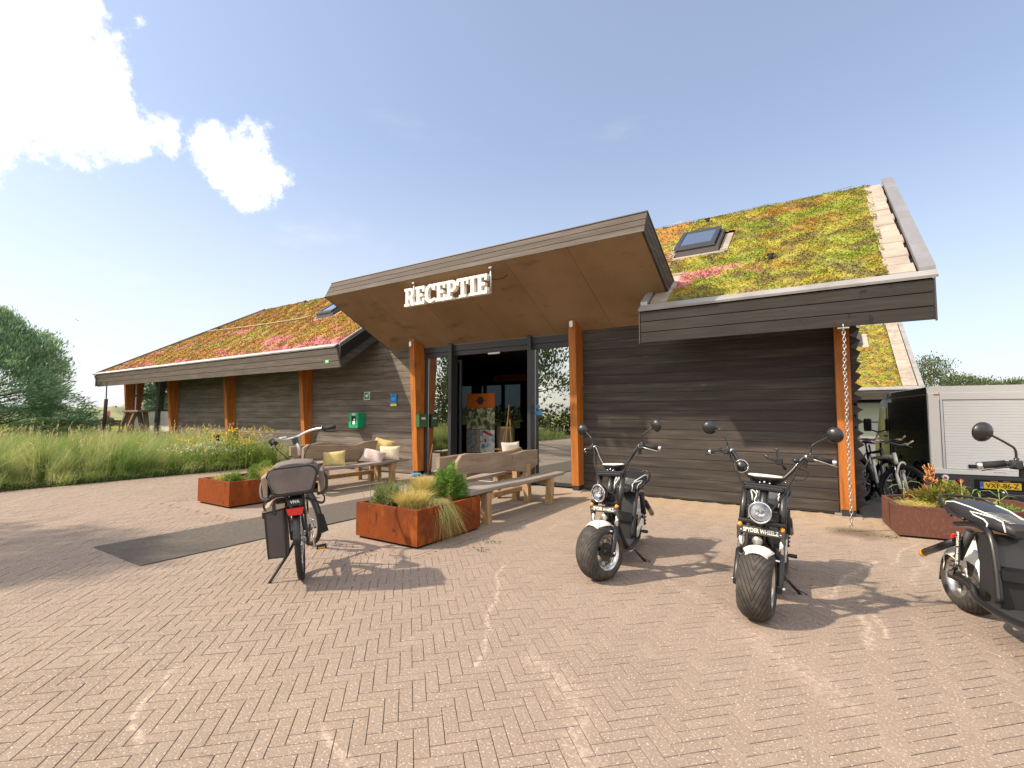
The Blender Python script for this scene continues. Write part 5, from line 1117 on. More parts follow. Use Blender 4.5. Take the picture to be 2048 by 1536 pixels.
    # dash: shallow bowl with a pale rim
    ds = MB(); n = 20; rings = []
    for (sc, z) in ((.2, .895), (.75, .905), (1.0, .935), (1.03, .945), (.97, .955), (.0, .958)):
        rings.append([(.355+.055*sc*math.cos(2*math.pi*k/n), .115*sc*math.sin(2*math.pi*k/n), z) for k in range(n)])
    fp('dash_bowl', MB().loft(rings[:4]), BPAINT); fp('dash_top', MB().loft(rings[3:]), WP)
    fp('dash_bolt', MB().ball((.40, .0, .905), .010, 8).ball((.40, .035, .90), .008, 8).ball((.40, -.03, .90), .008, 8), CHROME)
    # bars
    for s in (-1, 1):
        fp('handlebar', MB().tube(smoothpath([(.36, s*.03, .90), (.345, s*.09, .915), (.32, s*.17, 1.00), (.295, s*.225, 1.085), (.285, s*.265, 1.108), (.265, s*.33, 1.10), (.235, s*.415, 1.078)], 5), .0145, 10), BPAINT)
        g = fp('grip', MB().tube([(.268, s*.315, 1.103), (.238, s*.405, 1.081)], [.019, .0205], 12), RUB)
        fp('bar_end', MB().tube([(.238, s*.405, 1.081), (.231, s*.428, 1.075)], .021, 12), CHROME)
        fp('lever', MB().tube([(.31, s*.275, 1.10), (.325, s*.33, 1.088), (.305, s*.44, 1.055)], [.010, .008, .006], 8, flat=.6), STEEL if s > 0 else BPAINT)
        fp('control_cluster', MB().box(.262, .315, s*.255, s*.305, 1.075, 1.125, .008).box(.27, .30, s*.235, s*.26, 1.03, 1.085, .006).tube([(.30, s*.285, 1.10), (.325, s*.285, 1.10)], .018, 8), BMATT)
        fp('clamp_ring', MB().tube([(.289, s*.245, 1.10), (.285, s*.262, 1.107)], .022, 10), CHROME)
        mr = fp('mirror_stem', MB().tube(smoothpath([(.29, s*.278, 1.12), (.292, s*.285, 1.185), (.285, s*.315, 1.215), (.265, s*.385, 1.262)], 5), .0062, 8).tube([(.29, s*.278, 1.112), (.29, s*.278, 1.14)], .012, 8), BPAINT)
        MM = Matrix.Translation((.262, s*.418, 1.275)) @ Matrix.Rotation(rad(-s*18), 4, 'Z') @ Matrix.Rotation(rad(8), 4, 'Y')
        mb_ = part('mirror', MB().lathe([(.034, 0), (.032, .020), (.022, .042), (.006, .056), (-.006, .058), (-.006, .054)], 24, 'x', (0, 0, 0), M=MM), BPAINT, mr, local=True)
        part('mirror_glass', MB().lathe([(-.004, .054), (-.004, 0)], 24, 'x', (0, 0, 0), M=MM), CHROME, mr, local=True)
        fp('cable', MB().tube(smoothpath([(.31, s*.25, 1.085), (.345, s*.215, 1.04), (.40, s*.17, .93), (.43, s*.11, .80), (.46, s*.05, .70)], 5), .0065, 6), RUB)
    fp('cable', MB().tube(smoothpath([(.31, -.24, 1.06), (.37, -.21, .97), (.42, -.13, .86), (.45, -.06, .74)], 5), .005, 6), RUB)
    fender(fx, az, TWR+.020, 66, 128, .098, WP, F)
    fp('fender_stay', MB().tube([(fx-.04, -.13, az+.17), (fx-.03, .13, az+.17)], .008, 6), CHROME)
    # frame
    def p(name, mb, m): return part(name, mb, m, S, local=True)
    p('head_tube', MB().tube([(.475, 0, .60), (.375, 0, .88)], .030, 14), BPAINT)
    p('neck', MB().tube(smoothpath([(.44, 0, .66), (.36, 0, .50), (.31, 0, .33), (.25, 0, .22)], 5), [.028]*16, 12), BPAINT)
    for s in (-1, 1):
        p('frame_tube', MB().tube(smoothpath([(.40, s*.02, .70), (.335, s*.045, .47), (.27, s*.13, .25), (.16, s*.165, .185), (-.20, s*.165, .185), (-.34, s*.15, .26), (-.58, s*.135, .255)], 6), .020, 10), BPAINT)
        p('seat_tube', MB().tube(smoothpath([(-.08, s*.13, .22), (-.13, s*.125, .42), (-.19, s*.12, .575), (-.26, s*.115, .635), (-.42, s*.11, .635), (-.60, s*.11, .60)], 6), .021, 10), BPAINT)
        p('rear_shock', MB().tube([(-.52, s*.165, .26), (-.36, s*.145, .60)], .015, 10), CHROME)
        p('shock_body', MB().tube([(-.46, s*.158, .39), (-.36, s*.145, .60)], .027, 12), BMATT)
        sp = MB()
        for k in range(30): pass
        cyl = [(-.52+.07*t_/24+.020*math.cos(t_*1.3), s*.162+.022*math.sin(t_*1.3), .26+.245*t_/24*.75) for t_ in range(25)]
        p('shock_spring', MB().tube(cyl, .005, 5), BPAINT)
        p('swingarm', MB().prism([(-.20, s*.150, .20), (-.18, s*.150, .27), (-.40, s*.150, .345), (-.63, s*.150, .275), (-.63, s*.150, .215), (-.40, s*.150, .21)] if s > 0 else [(-.20, s*.125, .22), (-.20, s*.125, .25), (-.62, s*.125, .255), (-.62, s*.125, .215)], (0, s*.014, 0)), WP if s > 0 else BPAINT)
        p('rear_indicator', MB().tube([(-.48, s*.165, .50), (-.83, s*.185, .325)], .026, 10), BPAINT); p('indicator_lens', MB().tube([(-.83, s*.185, .325), (-.86, s*.187, .31)], .027, 10), AMBER)
    p('deck', MB().box(-.22, .27, -.150, .150, .168, .190, .006), mat('deck_rubber', (.030, .031, .034), .65, bump=(120, .6, (1, 1, 1), .003), coord='obj'))
    p('deck_front', MB().prism([(.255, -.145, .175), (.255, .145, .175), (.36, .09, .44), (.36, -.09, .44)], (.012, 0, .004)), BMATT)
    bx = p('battery_box', MB().prism([(-.11, -.105, .19), (-.32, -.105, .19), (-.335, -.105, .40), (-.40, -.105, .595), (-.24, -.105, .595), (-.17, -.105, .42), (-.12, -.105, .40)], (0, .21, 0)), BMATT)
    part('box_lid', MB().prism([(-.10, -.112, .405), (-.16, -.112, .425), (-.235, -.112, .60), (-.225, -.112, .605), (-.15, -.112, .435), (-.095, -.112, .415)], (0, .224, 0)), BPAINT, bx, local=True)
    part('box_step', MB().prism([(-.09, -.115, .36), (-.115, -.115, .36), (-.125, -.115, .42), (-.095, -.115, .42)], (0, .23, 0)), BPAINT, bx, local=True)
    # seat
    rings = []; nn = 24
    sec = [(-.10, .055, .655, .022), (-.13, .085, .670, .038), (-.22, .105, .676, .045), (-.33, .125, .684, .050), (-.45, .150, .700, .055), (-.58, .155, .712, .056), (-.68, .140, .722, .054), (-.73, .10, .725, .036)]
    for x, wv_, zc, hh in sec:
        rings.append([(x, wv_*math.copysign(abs(math.cos(a))**.6, math.cos(a)), zc+hh*math.copysign(abs(math.sin(a))**.7, math.sin(a))) for a in [2*math.pi*k/nn for k in range(nn)]])
    st = p('seat', MB().loft(rings), SEATB)
    def onseat(x, f, up=.004):                               # f: angle around the section
        for (x0, w0, z0, h0), (x1, w1, z1, h1) in zip(sec, sec[1:]):
            if x0 >= x >= x1:
                t = (x-x0)/(x1-x0); w, z, h = w0+(w1-w0)*t, z0+(z1-z0)*t, h0+(h1-h0)*t; a = rad(f)
                return (x, (w+up)*math.copysign(abs(math.cos(a))**.6, math.cos(a)), z+(h+up)*math.copysign(abs(math.sin(a))**.7, math.sin(a)))
        return (x, 0, .7)
    for s in (1, -1):
        f = (lambda q: q) if s > 0 else (lambda q: 180-q)
        part('piping', MB().tube([onseat(x, f(a)) for x, a in ((-.13, -20), (-.14, 15), (-.17, 45), (-.24, 52), (-.34, 40), (-.40, 28), (-.36, 16), (-.28, 12), (-.25, 0), (-.26, -20), (-.27, -45))], .0048, 6), SIGNW, st, local=True)
        part('piping', MB().tube([onseat(x, f(a)) for x, a in ((-.27, 60), (-.45, 55), (-.60, 45), (-.665, 20), (-.69, -10), (-.68, -45))], .0048, 6), SIGNW, st, local=True)
    qs = MB()
    for k in range(9): qs.tube([onseat(-.15-.025*k, a, .002) for a in (60, 90, 120)], .0022, 4)
    part('quilting', qs, STEEL, st, local=True, kind='stuff')
    p('grab_rail', MB().tube(smoothpath([(-.45, .135, .66), (-.60, .165, .70), (-.72, .155, .765), (-.765, .09, .785), (-.765, -.09, .785), (-.72, -.155, .765), (-.60, -.165, .70), (-.45, -.135, .66)], 6), .0095, 8), BPAINT)
    for s in (-1, 1): p('grab_rail_brace', MB().tube(smoothpath([(-.765, s*.08, .785), (-.775, s*.08, .68), (-.72, s*.08, .64)], 4), .0095, 8), BPAINT)
    fender(rx, az, TWR+.034, 8, 178, .150, WP, S, 'rear_fender', drop=.125)
    p('mud_flap', MB().prism([(-.875, -.06, .24), (-.875, .06, .24), (-.905, .05, .12), (-.905, -.05, .12)], (-.006, 0, 0)), BMATT)
    p('rear_light', MB().box(-.80, -.77, -.045, .045, .46, .50, .008), REDL)
    p('plate_holder', MB().box(-.60, -.76, -.03, .03, .48, .50, .004), BPAINT)
    sidep = p('side_plate', MB().box(-.425, -.375, -.196, -.189, .36, .58, .004), BPAINT)
    MT2 = Matrix.Translation((-.40, -.1975, .47)) @ Matrix.Rotation(rad(90), 4, 'X') @ Matrix.Rotation(rad(-90), 4, 'Z')
    text_part('lettering', 'SPYDER WHEELZ', .034, .001, SIGNW, sidep, MT2, bold=.001, sx=.85)
    # side stand on the left, footpegs
    sd = math.tan(rad(-lean)) if lean else 0
    p('side_stand', MB().tube([(.02, .14, .17), (-.03, .235, .06), (-.06, .285, .005)], [.013, .012, .011], 8).tube([(-.03, .235, .06), (-.02, .30, .045), (-.06, .315, .03), (-.06, .285, .01)], .004, 6), BPAINT)
    p('stand_spring', MB().tube([(.04, .13, .18), (-.03, .22, .085)], .009, 8), STEEL)
    p('foot_peg', MB().tube([(-.30, .16, .24), (-.30, .235, .24)], .012, 8).box(-.325, -.275, .18, .24, .228, .252, .006), BMATT)
    if extras == 1:
        fp('bell', MB().ball((.30, .19, 1.075), .026, 14, (1, 1, .8)), BPAINT)
        hm = MB().tube([(.30, .13, 1.0), (.29, .075, 1.06), (.28, .07, 1.14), (.28, .05, 1.15)], .011, 6).tube([(.29, .085, 1.05), (.27, .01, 1.07), (.27, -.02, 1.10)], .010, 6).box(.27, .30, .06, .105, 1.03, 1.08, .006)
        fp('phone_holder', hm, BPAINT)
        fp('spare_mirror', MB().lathe([(.03, 0), (.024, .03), (.004, .045), (-.004, .045)], 20, 'x', (.34, -.165, 1.0)), BPAINT)
        fp('spare_mirror_ring', MB().tube([(.35, -.165+.047*math.cos(a), 1.0+.047*math.sin(a)) for a in [2*math.pi*k/20 for k in range(21)]], .0035, 6), CHROME)
        fp('loose_cable', MB().tube(smoothpath([(.30, .13, .98), (.30, .19, .93), (.29, .25, .95), (.29, .26, 1.0), (.29, .18, 1.02)], 5), .003, 5), RUB)
    return S
def sc_loc(front, heading):                                  # front tyre contact -> origin
    h = Vector((math.cos(rad(heading)), math.sin(rad(heading)), 0)); return tuple(Vector((*front, 0))-h*.62)
LEAN = -4.5
scooter('white-fendered electric scooter nearest the right entrance post, front wheel turned', sc_loc((-1.69, 3.96), -82), -82, -26, LEAN)
scooter('white-fendered electric scooter in the middle with a phone holder on its bars', sc_loc((-.47, 3.80), -87), -87, -5, LEAN, 1)
scooter('electric scooter cut off by the right picture edge, seen from its rear right side', (.80+.60*math.cos(rad(-73)), 4.76+.60*math.sin(rad(-73)), 0), -73, -3, LEAN)

# ---------------------------------------------------------------- bicycles (local frame: +x forward)
def bike_wheel(parent, x, z, R=.34, tw=.021, name='wheel', nsp=28, hubr=.022, rimm=None):
    w = bpy.data.objects.new(name, MB().tube([(0, -.05, 0), (0, .05, 0)], hubr, 12).mesh(name)); w.data.materials.append(STEEL); w.location = (x, 0, z); put(w, parent)
    part('tyre', MB().lathe([(tw*math.sin(a), R-tw+tw*math.cos(a)) for a in [2*math.pi*k/10 for k in range(10)]], 56, 'y', closed=True), RUB, w, local=True)
    part('rim', MB().lathe([(-.012, R-tw*1.9), (.012, R-tw*1.9), (.010, R-tw*2.7), (-.010, R-tw*2.7)], 56, 'y', closed=True, smooth=False), rimm or CHROME, w, local=True)
    sp = MB()
    for k in range(nsp):
        a = 2*math.pi*k/nsp; b = a+(.5 if k % 4 < 2 else -.5); s = 1 if k % 2 else -1
        sp.tube([(.02*math.cos(b), s*.035, .02*math.sin(b)), ((R-tw*2.7)*math.cos(a), 0, (R-tw*2.7)*math.sin(a))], .0013, 3, caps=False)
    part('spokes', sp, CHROME, w, local=True, kind='stuff'); return w
def mudguard(x, z, R, a0, a1, w, m, parent, n=20):
    rings = []
    for i in range(n+1):
        a = rad(a0+(a1-a0)*i/n); row = [(x+(R-.010*(s/3)**2)*math.cos(a), s/3*w, z+(R-.010*(s/3)**2)*math.sin(a)) for s in range(-3, 4)]
        row += [(x+(R-.010*(s/3)**2-.003)*math.cos(a), s/3*w, z+(R-.010*(s/3)**2-.003)*math.sin(a)) for s in range(3, -4, -1)]; rings.append(row)
    return part('mudguard', MB().loft(rings), m, parent, local=True)
BK = thing('city_bicycle', 'black city bicycle with grey brown rack bags seen from behind, parked on the bricks', 'bicycle', (-4.24, 2.90, 0), (rad(-5), 0, rad(144)))
def p(name, mb, m, par=BK, **k): return part(name, mb, m, par, local=True, **k)
Rw = .345; RX, FX = -.53, .58
bike_wheel(BK, RX, Rw, Rw, .024)
steer = 30; piv = Vector((.44, 0, .70)); ax_ = Vector((-.30, 0, .95)).normalized()
FK = bpy.data.objects.new('front_fork', MB().tube([(.475, 0, .60), (.345, 0, 1.00)], .014, 10).mesh('front_fork')); FK.data.materials.append(BPAINT); put(FK, BK)
FK.matrix_local = Matrix.Translation(piv) @ Matrix.Rotation(rad(steer), 4, ax_) @ Matrix.Translation(-piv)
bike_wheel(FK, FX, Rw, Rw, .024)
for s in (-1, 1): p('fork_blade', MB().tube([(FX, s*.055, Rw), (.50, s*.055, .60), (.47, s*.03, .70)], [.010, .014, .014], 10), BPAINT, FK)
mudguard(FX, Rw, Rw+.018, 20, 185, .028, BPAINT, FK); p('mud_flap', MB().prism([(FX-.363, -.035, .35), (FX-.363, .035, .35), (FX-.37, .045, .17), (FX-.37, -.045, .17)], (-.004, 0, 0)), RUB, FK)
p('stem', MB().tube(smoothpath([(.35, 0, .98), (.33, 0, 1.06), (.36, 0, 1.13), (.41, 0, 1.165)], 4), .017, 10), mat('silver_paint', (.62, .62, .60), .3, .6), FK)
p('stem_cap', MB().box(.33, .40, -.02, .02, 1.10, 1.17, .006), BPAINT, FK)
p('headlight', MB().lathe([(0, .01), (.01, .03), (.07, .035), (.08, 0)], 14, 'x', (.46, 0, .92)), BPAINT, FK)
SILV = mat('silver_paint', (0, 0, 0))
for s in (-1, 1):
    p('handlebar', MB().tube(smoothpath([(.41, 0, 1.165), (.42, s*.07, 1.17), (.40, s*.15, 1.19), (.33, s*.22, 1.20), (.24, s*.27, 1.195), (.12, s*.305, 1.185)], 5), .0125, 10), SILV, FK)
    p('grip', MB().tube([(.235, s*.272, 1.195), (.10, s*.31, 1.183)], [.019, .021], 10), RUB, FK)
    p('brake_lever', MB().tube([(.27, s*.265, 1.185), (.25, s*.295, 1.15), (.13, s*.335, 1.135)], [.011, .008, .006], 7), BPAINT, FK)
    p('shifter', MB().box(.235, .285, s*.25, s*.30, 1.175, 1.225, .01), BMATT, FK)
    p('cable', MB().tube(smoothpath([(.29, s*.24, 1.18), (.36, s*.20, 1.10), (.42, s*.10, .98), (.45, s*.03, .80)], 5), .004, 6), RUB, FK)
p('display', MB().box(.395, .445, .06, .12, 1.185, 1.205, .005), ALUL, FK)
p('frame', MB().tube([(.455, 0, .66), (.37, 0, .92)], .026, 12).tube(smoothpath([(.42, 0, .76), (.22, 0, .55), (.02, 0, .36), (-.08, 0, .29)], 5), .024, 12).tube([(-.08, 0, .29), (-.21, 0, .72)], .019, 12), BPAINT)
for s in (-1, 1): p('chain_stay', MB().tube([(-.08, s*.04, .29), (RX, s*.06, Rw)], .010, 8).tube([(-.19, s*.02, .66), (RX, s*.06, Rw)], .009, 8), BPAINT)
p('seat_post', MB().tube([(-.21, 0, .72), (-.245, 0, .86)], .014, 10), CHROME)
sr = []
for x, w_, z_, h_ in ((-.08, .02, .90, .015), (-.14, .035, .905, .022), (-.22, .085, .91, .03), (-.29, .115, .915, .033), (-.34, .09, .92, .02)):
    sr.append([(x, w_*math.cos(a), z_+h_*math.sin(a)) for a in [2*math.pi*k/14 for k in range(14)]])
p('saddle', MB().loft(sr), SEATB)
mudguard(RX, Rw, Rw+.020, 15, 175, .030, BPAINT, BK)
p('chain_case', MB().box(RX+.03, .02, -.075, -.05, .255, .345, .02), BPAINT)
cr = p('crank', MB().tube([(-.08, -.09, .29), (-.06, -.10, .13)], .010, 8).tube([(-.08, .09, .29), (-.10, .10, .45)], .010, 8).tube([(-.08, -.09, .29), (-.08, .09, .29)], .018, 10), CHROME)
for s, z_, x_ in ((-1, .125, -.06), (1, .455, -.10)):
    q = p('pedal', MB().box(x_-.045, x_+.045, s*.115, s*.205, z_-.014, z_+.014, .005), RUB); p('pedal_reflector', MB().box(x_-.049, x_-.0455, s*.13, s*.19, z_-.008, z_+.008), AMBER, q)
p('kickstand', MB().tube([(RX+.05, .05, .30), (RX+.02, .10, .22), (RX-.02, .23, .05), (RX-.02, .265, .0)], [.012, .014, .012, .014], 8), BMATT)
rk = p('rear_rack', MB().tube([(-.30, .055, .73), (-.80, .055, .76)], .007, 6).tube([(-.30, -.055, .73), (-.80, -.055, .76)], .007, 6).tube([(-.80, .055, .76), (-.80, -.055, .76)], .007, 6).tube([(RX, .065, Rw), (-.66, .06, .75)], .007, 6).tube([(RX, -.065, Rw), (-.66, -.06, .75)], .007, 6).tube([(RX, .065, Rw), (-.78, .06, .74)], .007, 6).tube([(RX, -.065, Rw), (-.78, -.06, .74)], .007, 6), BPAINT)
p('battery', MB().box(-.72, -.34, -.055, .055, .66, .72, .012), BMATT)
tl = p('tail_bracket', MB().box(-.815, -.79, -.06, .06, .665, .725, .006), BMATT); text_part('lettering', 'VIVA', .032, .001, SIGNW, tl, Matrix.Translation((-.817, 0, .70)) @ Matrix(((0, 0, -1, 0), (-1, 0, 0, 0), (0, 1, 0, 0), (0, 0, 0, 1))), bold=.001)
p('tail_light', MB().prism([(-.82, -.065, .655), (-.82, .065, .655), (-.82, .05, .60), (-.82, -.05, .60)], (-.03, 0, 0)), REDL); p('tail_light_bracket', MB().box(-.82, -.79, -.05, .05, .59, .66, .005), BPAINT)
p('lock', MB().lathe([(-.02, .045), (.02, .045), (.02, .035), (-.02, .035)], 16, 'x', (RX-.17, 0, .62), closed=True), STEEL)
# bags: strapped to the bicycle but lifted away one by one
def localpt(o, v): return o.matrix_basis @ Vector(v)
BKM = Matrix.Translation(BK.location) @ Euler(BK.rotation_euler).to_matrix().to_4x4()
def rbox(x0, x1, y0, y1, z0, z1, r, n=5, bulge=0.):
    """box with rounded yz outline swept along x"""
    def outline(x, k):
        pts = []
        for cy, cz, a0 in ((y1-r, z1-r, 0), (y0+r, z1-r, 90), (y0+r, z0+r*.5, 180), (y1-r, z0+r*.5, 270)):
            rr = r if cz > (z0+z1)/2 else r*.5
            for i in range(n+1):
                a = rad(a0+90*i/n); pts.append((x, (y0+y1)/2+(cy+rr*math.cos(a)-(y0+y1)/2)*k, (z0+z1)/2+(cz+rr*math.sin(a)-(z0+z1)/2)*k))
        return pts
    xs_ = [(x0, .88), (x0+(x1-x0)*.04, .97), (x0+(x1-x0)*.12, 1), (x0+(x1-x0)*.5, 1+bulge), (x0+(x1-x0)*.88, 1), (x0+(x1-x0)*.96, .97), (x1, .88)]
    return MB().loft([outline(x, k) for x, k in xs_]), outline
TB = bpy.data.objects.new('rack_bag', None); COL.objects.link(TB); TB.matrix_basis = BKM; TB['label'] = 'grey brown canvas bag with tan piping strapped on top of the bicycle rack'; TB['category'] = 'bag'
bgm, outl = rbox(-.88, -.40, -.185, .185, .775, .985, .07, bulge=.03)
p('bag_body', bgm, BAGF, TB); p('bag_base', MB().box(-.87, -.42, -.175, .175, .758, .785, .01), BMATT, TB)
for xx in (-.872, -.45): p('piping', MB().tube([(q[0], q[1], q[2]) for q in outl(xx, 1.0)]+[outl(xx, 1.0)[0]], .007, 6), BAGT if xx > -.8 else BMATT, TB)
p('bag_top_flap', MB().loft([[(x, .155*math.cos(a)*k, .985+.03*math.sin(a)*k) for a in [math.pi*i/8 for i in range(9)]]+[(x, -.12, .975), (x, .12, .975)] for x, k in ((-.84, .7), (-.75, 1), (-.5, 1), (-.42, .7))]), BAGF, TB)
for s in (-1, 1):
    p('side_pocket', rbox(-.80, -.46, s*.185-.05 if s < 0 else s*.185, s*.185 if s < 0 else s*.185+.05, .72, .93, .022)[0], BAGT if s > 0 else BAGF, TB)
    p('strap', MB().tube(smoothpath([(-.86, s*.15, .78), (-.83, s*.22, .72), (-.80, s*.20, .66), (-.80, s*.08, .72)], 4), .012, 6, flat=.35), BMATT, TB)
    p('strap', MB().tube(smoothpath([(-.60, s*.19, .95), (-.70, s*.245, .86), (-.80, s*.235, .76), (-.83, s*.17, .74)], 4), .012, 6, flat=.35), BMATT, TB)
PB = bpy.data.objects.new('pannier_bag', None); COL.objects.link(PB); PB.matrix_basis = BKM; PB['label'] = 'dark grey pannier with tan lid hanging on the left side of the bicycle'; PB['category'] = 'bag'
p('bag_body', MB().prism([(-.80, .085, .66), (-.80, .225, .64), (-.80, .215, .28), (-.80, .085, .27)], (.34, 0, 0)), mat('charcoal_canvas', (.075, .062, .058), .85, coord='obj', bump=(200, .3, (1, 1, 1), .002)), PB)
p('bag_edge', MB().tube([(-.803, .088, .655), (-.803, .225, .637), (-.803, .215, .283), (-.803, .088, .275), (-.803, .088, .655)], .007, 6), BMATT, PB)
p('lid', MB().prism([(-.81, .075, .665), (-.81, .235, .645), (-.81, .235, .665), (-.81, .16, .70), (-.81, .075, .70)], (.36, 0, 0)), BAGT, PB)
p('lid_edge', MB().box(-.812, -.45, .228, .242, .60, .652, .005), BMATT, PB); p('buckle', MB().box(-.815, -.80, .14, .165, .62, .70, .004), BMATT, PB)

# mountain bikes beside the louvred wall
def mtb(label, loc, heading, lean, steer, m):
    T = thing('mountain_bike', label, 'bicycle', loc, (rad(lean), 0, rad(heading)), 'mountain bikes against the gable wall')
    def p(name, mb, mm, par=T, **k): return part(name, mb, mm, par, local=True, **k)
    R = .345; bike_wheel(T, -.50, R, R, .027, rimm=BPAINT)
    F = bpy.data.objects.new('suspension_fork', MB().tube([(.46, 0, .66), (.42, 0, .80)], .020, 10).mesh('suspension_fork')); F.data.materials.append(m); put(F, T)
    pv = Vector((.44, 0, .72)); F.matrix_local = Matrix.Translation(pv) @ Matrix.Rotation(rad(steer), 4, Vector((-.3, 0, .95)).normalized()) @ Matrix.Translation(-pv)
    bike_wheel(F, .57, R, R, .027, rimm=BPAINT)
    for s in (-1, 1): p('fork_leg', MB().tube([(.57, s*.065, R), (.50, s*.065, .56)], .020, 10), m, F); p('stanchion', MB().tube([(.50, s*.065, .56), (.465, s*.065, .67)], .014, 10), CHROME, F)
    p('fork_arch', MB().tube(smoothpath([(.505, -.065, .55), (.53, -.05, .70), (.53, .05, .70), (.505, .065, .55)], 5), .014, 8), m, F); p('fork_crown', MB().box(.445, .49, -.085, .085, .66, .69, .008), BPAINT, F)
    p('stem', MB().tube([(.405, 0, .85), (.40, 0, .93), (.47, 0, .96)], .016, 8), BPAINT, F)
    p('handlebar', MB().tube(smoothpath([(.36, -.33, .99), (.44, -.15, .98), (.47, 0, .96), (.44, .15, .98), (.36, .33, .99)], 5), .0125, 8), BPAINT, F)
    for s in (-1, 1):
        p('grip', MB().tube([(.40, s*.22, .985), (.355, s*.34, .99)], .018, 8), mat('pale_grip', (.52, .44, .34), .7), F); p('bar_end', MB().tube([(.355, s*.335, .99), (.43, s*.35, 1.05)], .012, 8), mat('pale_grip', (0, 0, 0)), F)
        p('brake_lever', MB().tube([(.44, s*.17, .97), (.47, s*.27, .95)], .008, 6), BPAINT, F)
    p('frame', MB().tube([(.46, 0, .66), (.41, 0, .84)], .027, 10).tube([(.42, 0, .80), (-.14, 0, .72)], .022, 10).tube([(.45, 0, .68), (-.05, 0, .30)], .028, 10).tube([(-.05, 0, .30), (-.17, 0, .78)], .020, 10), m)
    for s in (-1, 1): p('stay', MB().tube([(-.05, s*.04, .30), (-.50, s*.07, R)], .011, 8).tube([(-.15, s*.03, .72), (-.50, s*.07, R)], .010, 8), m)
    p('seat_post', MB().tube([(-.17, 0, .78), (-.21, 0, .92)], .014, 8), BPAINT)
    p('saddle', MB().loft([[(x, w_*math.cos(a), z_+h_*math.sin(a)) for a in [2*math.pi*k/12 for k in range(12)]] for x, w_, z_, h_ in ((-.06, .02, .95, .012), (-.16, .035, .955, .018), (-.27, .07, .96, .022), (-.32, .05, .965, .015))]), SEATB)
    p('chainring', MB().lathe([(-.06, .03), (-.06, .09), (-.055, .09), (-.055, .03)], 24, 'y', (-.05, 0, .30), closed=True, smooth=False), BPAINT)
    p('crank', MB().tube([(-.05, -.08, .30), (.05, -.09, .16)], .010, 8).tube([(-.05, .08, .30), (-.15, .09, .44)], .010, 8), BPAINT); p('pedal', MB().box(.01, .09, -.19, -.10, .15, .17, .005).box(-.19, -.11, .10, .19, .43, .45, .005), BMATT, kind='stuff')
MW = mat('bike_white', (.62, .60, .55), .3, coat=.3)
mtb('grey white mountain bike with front wheel behind the many-sided planter', (.62, 9.30, 0), -66, 2, 28, MW)
mtb('dark mountain bike half hidden behind the white one at the gable wall', (.60, 10.35, 0), -74, 2, 10, mat('bike_dark', (.03, .03, .035), .35))
# ---------------------------------------------------------------- delivery truck (local: +y forward, origin under the rear left corner)
TR = thing('box_truck', 'small dark electric box truck with a grey roller shutter at the rear', 'truck', (1.30, 10.0, 0), (0, 0, rad(6.6)))
def p(name, mb, m, par=TR, **k): return part(name, mb, m, par, local=True, **k)
TW, TL, TB0, TT = 1.62, 2.55, .50, 1.82
TD = mat('truck_dark_paint', (.022, .026, .034), .35, coat=.3); TG = mat('truck_light_frame', (.78, .75, .71), .4, .0); TS = mat('shutter_grey', (.84, .82, .79), .5)
p('box_body', MB().box(.02, TW-.02, .03, TL, TB0+.02, TT-.03), BLACK)
p('roof_cap', MB().prism([(0, .0, TT-.09), (.0, 0, TT-.015), (.05, 0, TT+.015), (TW-.05, 0, TT+.015), (TW, 0, TT-.015), (TW, 0, TT-.09)], (0, TL, 0)), TG)
p('roof_side_cap', MB().box(-.012, .0, .02, TL, TT-.115, TT-.0, .004), TD)
for x0, x1 in ((0, .15), (TW-.15, TW)): p('corner_post', MB().box(x0, x1, -.012, .05, TB0, TT-.09, .012), TG)
p('rear_header', MB().box(.15, TW-.15, -.010, .05, TT-.20, TT-.09, .006), TG); p('rear_sill', MB().box(0, TW, -.03, .05, TB0-.02, TB0+.055, .006), TG)
for s0 in (.15, TW-.15-.035): p('shutter_guide', MB().box(s0, s0+.035, -.016, .02, TB0+.055, TT-.20, .004), ALUL)
sh = p('rear_shutter', MB().box(.185, TW-.185, .012, .02, TB0+.055, TT-.20), BLACK); z = TB0+.06
while z < TT-.215:
    p('shutter_slat', MB().prism([(.19, -.002, z), (.19, -.006, z+.004), (.19, -.006, z+.036), (.19, -.003, z+.040), (.19, .012, z+.04), (.19, .012, z)], (TW-.38, 0, 0)), TS, sh); z += .0415
for x in (.45, 1.05): p('shutter_handle', MB().box(x, x+.12, -.022, -.006, TB0+.075, TB0+.135, .006).box(x+.02, x+.10, -.028, -.022, TB0+.095, TB0+.11), BMATT)
p('shutter_edge', MB().box(.183, .19, -.012, .0, TB0+.055, TT-.20).box(TW-.19, TW-.183, -.012, .0, TB0+.055, TT-.20).box(.19, TW-.19, -.012, 0, TT-.207, TT-.20), BLACK)
for x in (.08, TW-.16): p('top_marker', MB().box(x, x+.07, -.018, -.012, TT-.13, TT-.11), REDL)
# side shutter
p('side_frame', MB().box(-.008, .018, .0, .06, TB0, TT-.11).box(-.008, .018, TL-.05, TL, TB0, TT-.11).box(-.008, .018, .06, TL-.05, TB0, TB0+.05).box(-.008, .018, .06, TL-.05, TT-.19, TT-.11), TD)
z = TB0+.055; ss = p('side_shutter', MB().box(.012, .018, .06, TL-.05, TB0+.05, TT-.19), BLACK)
while z < TT-.20:
    p('shutter_slat', MB().prism([(.012, .062, z), (.0, .062, z+.003), (.0, .062, z+.036), (.008, .062, z+.04), (.012, .062, z+.04)], (0, TL-.115, 0)), mat('shutter_dark', (.018, .022, .032), .4), ss); z += .0415
for y in (.6, 1.7): p('shutter_handle', MB().box(-.012, .0, y, y+.10, TB0+.07, TB0+.14, .005), BMATT)
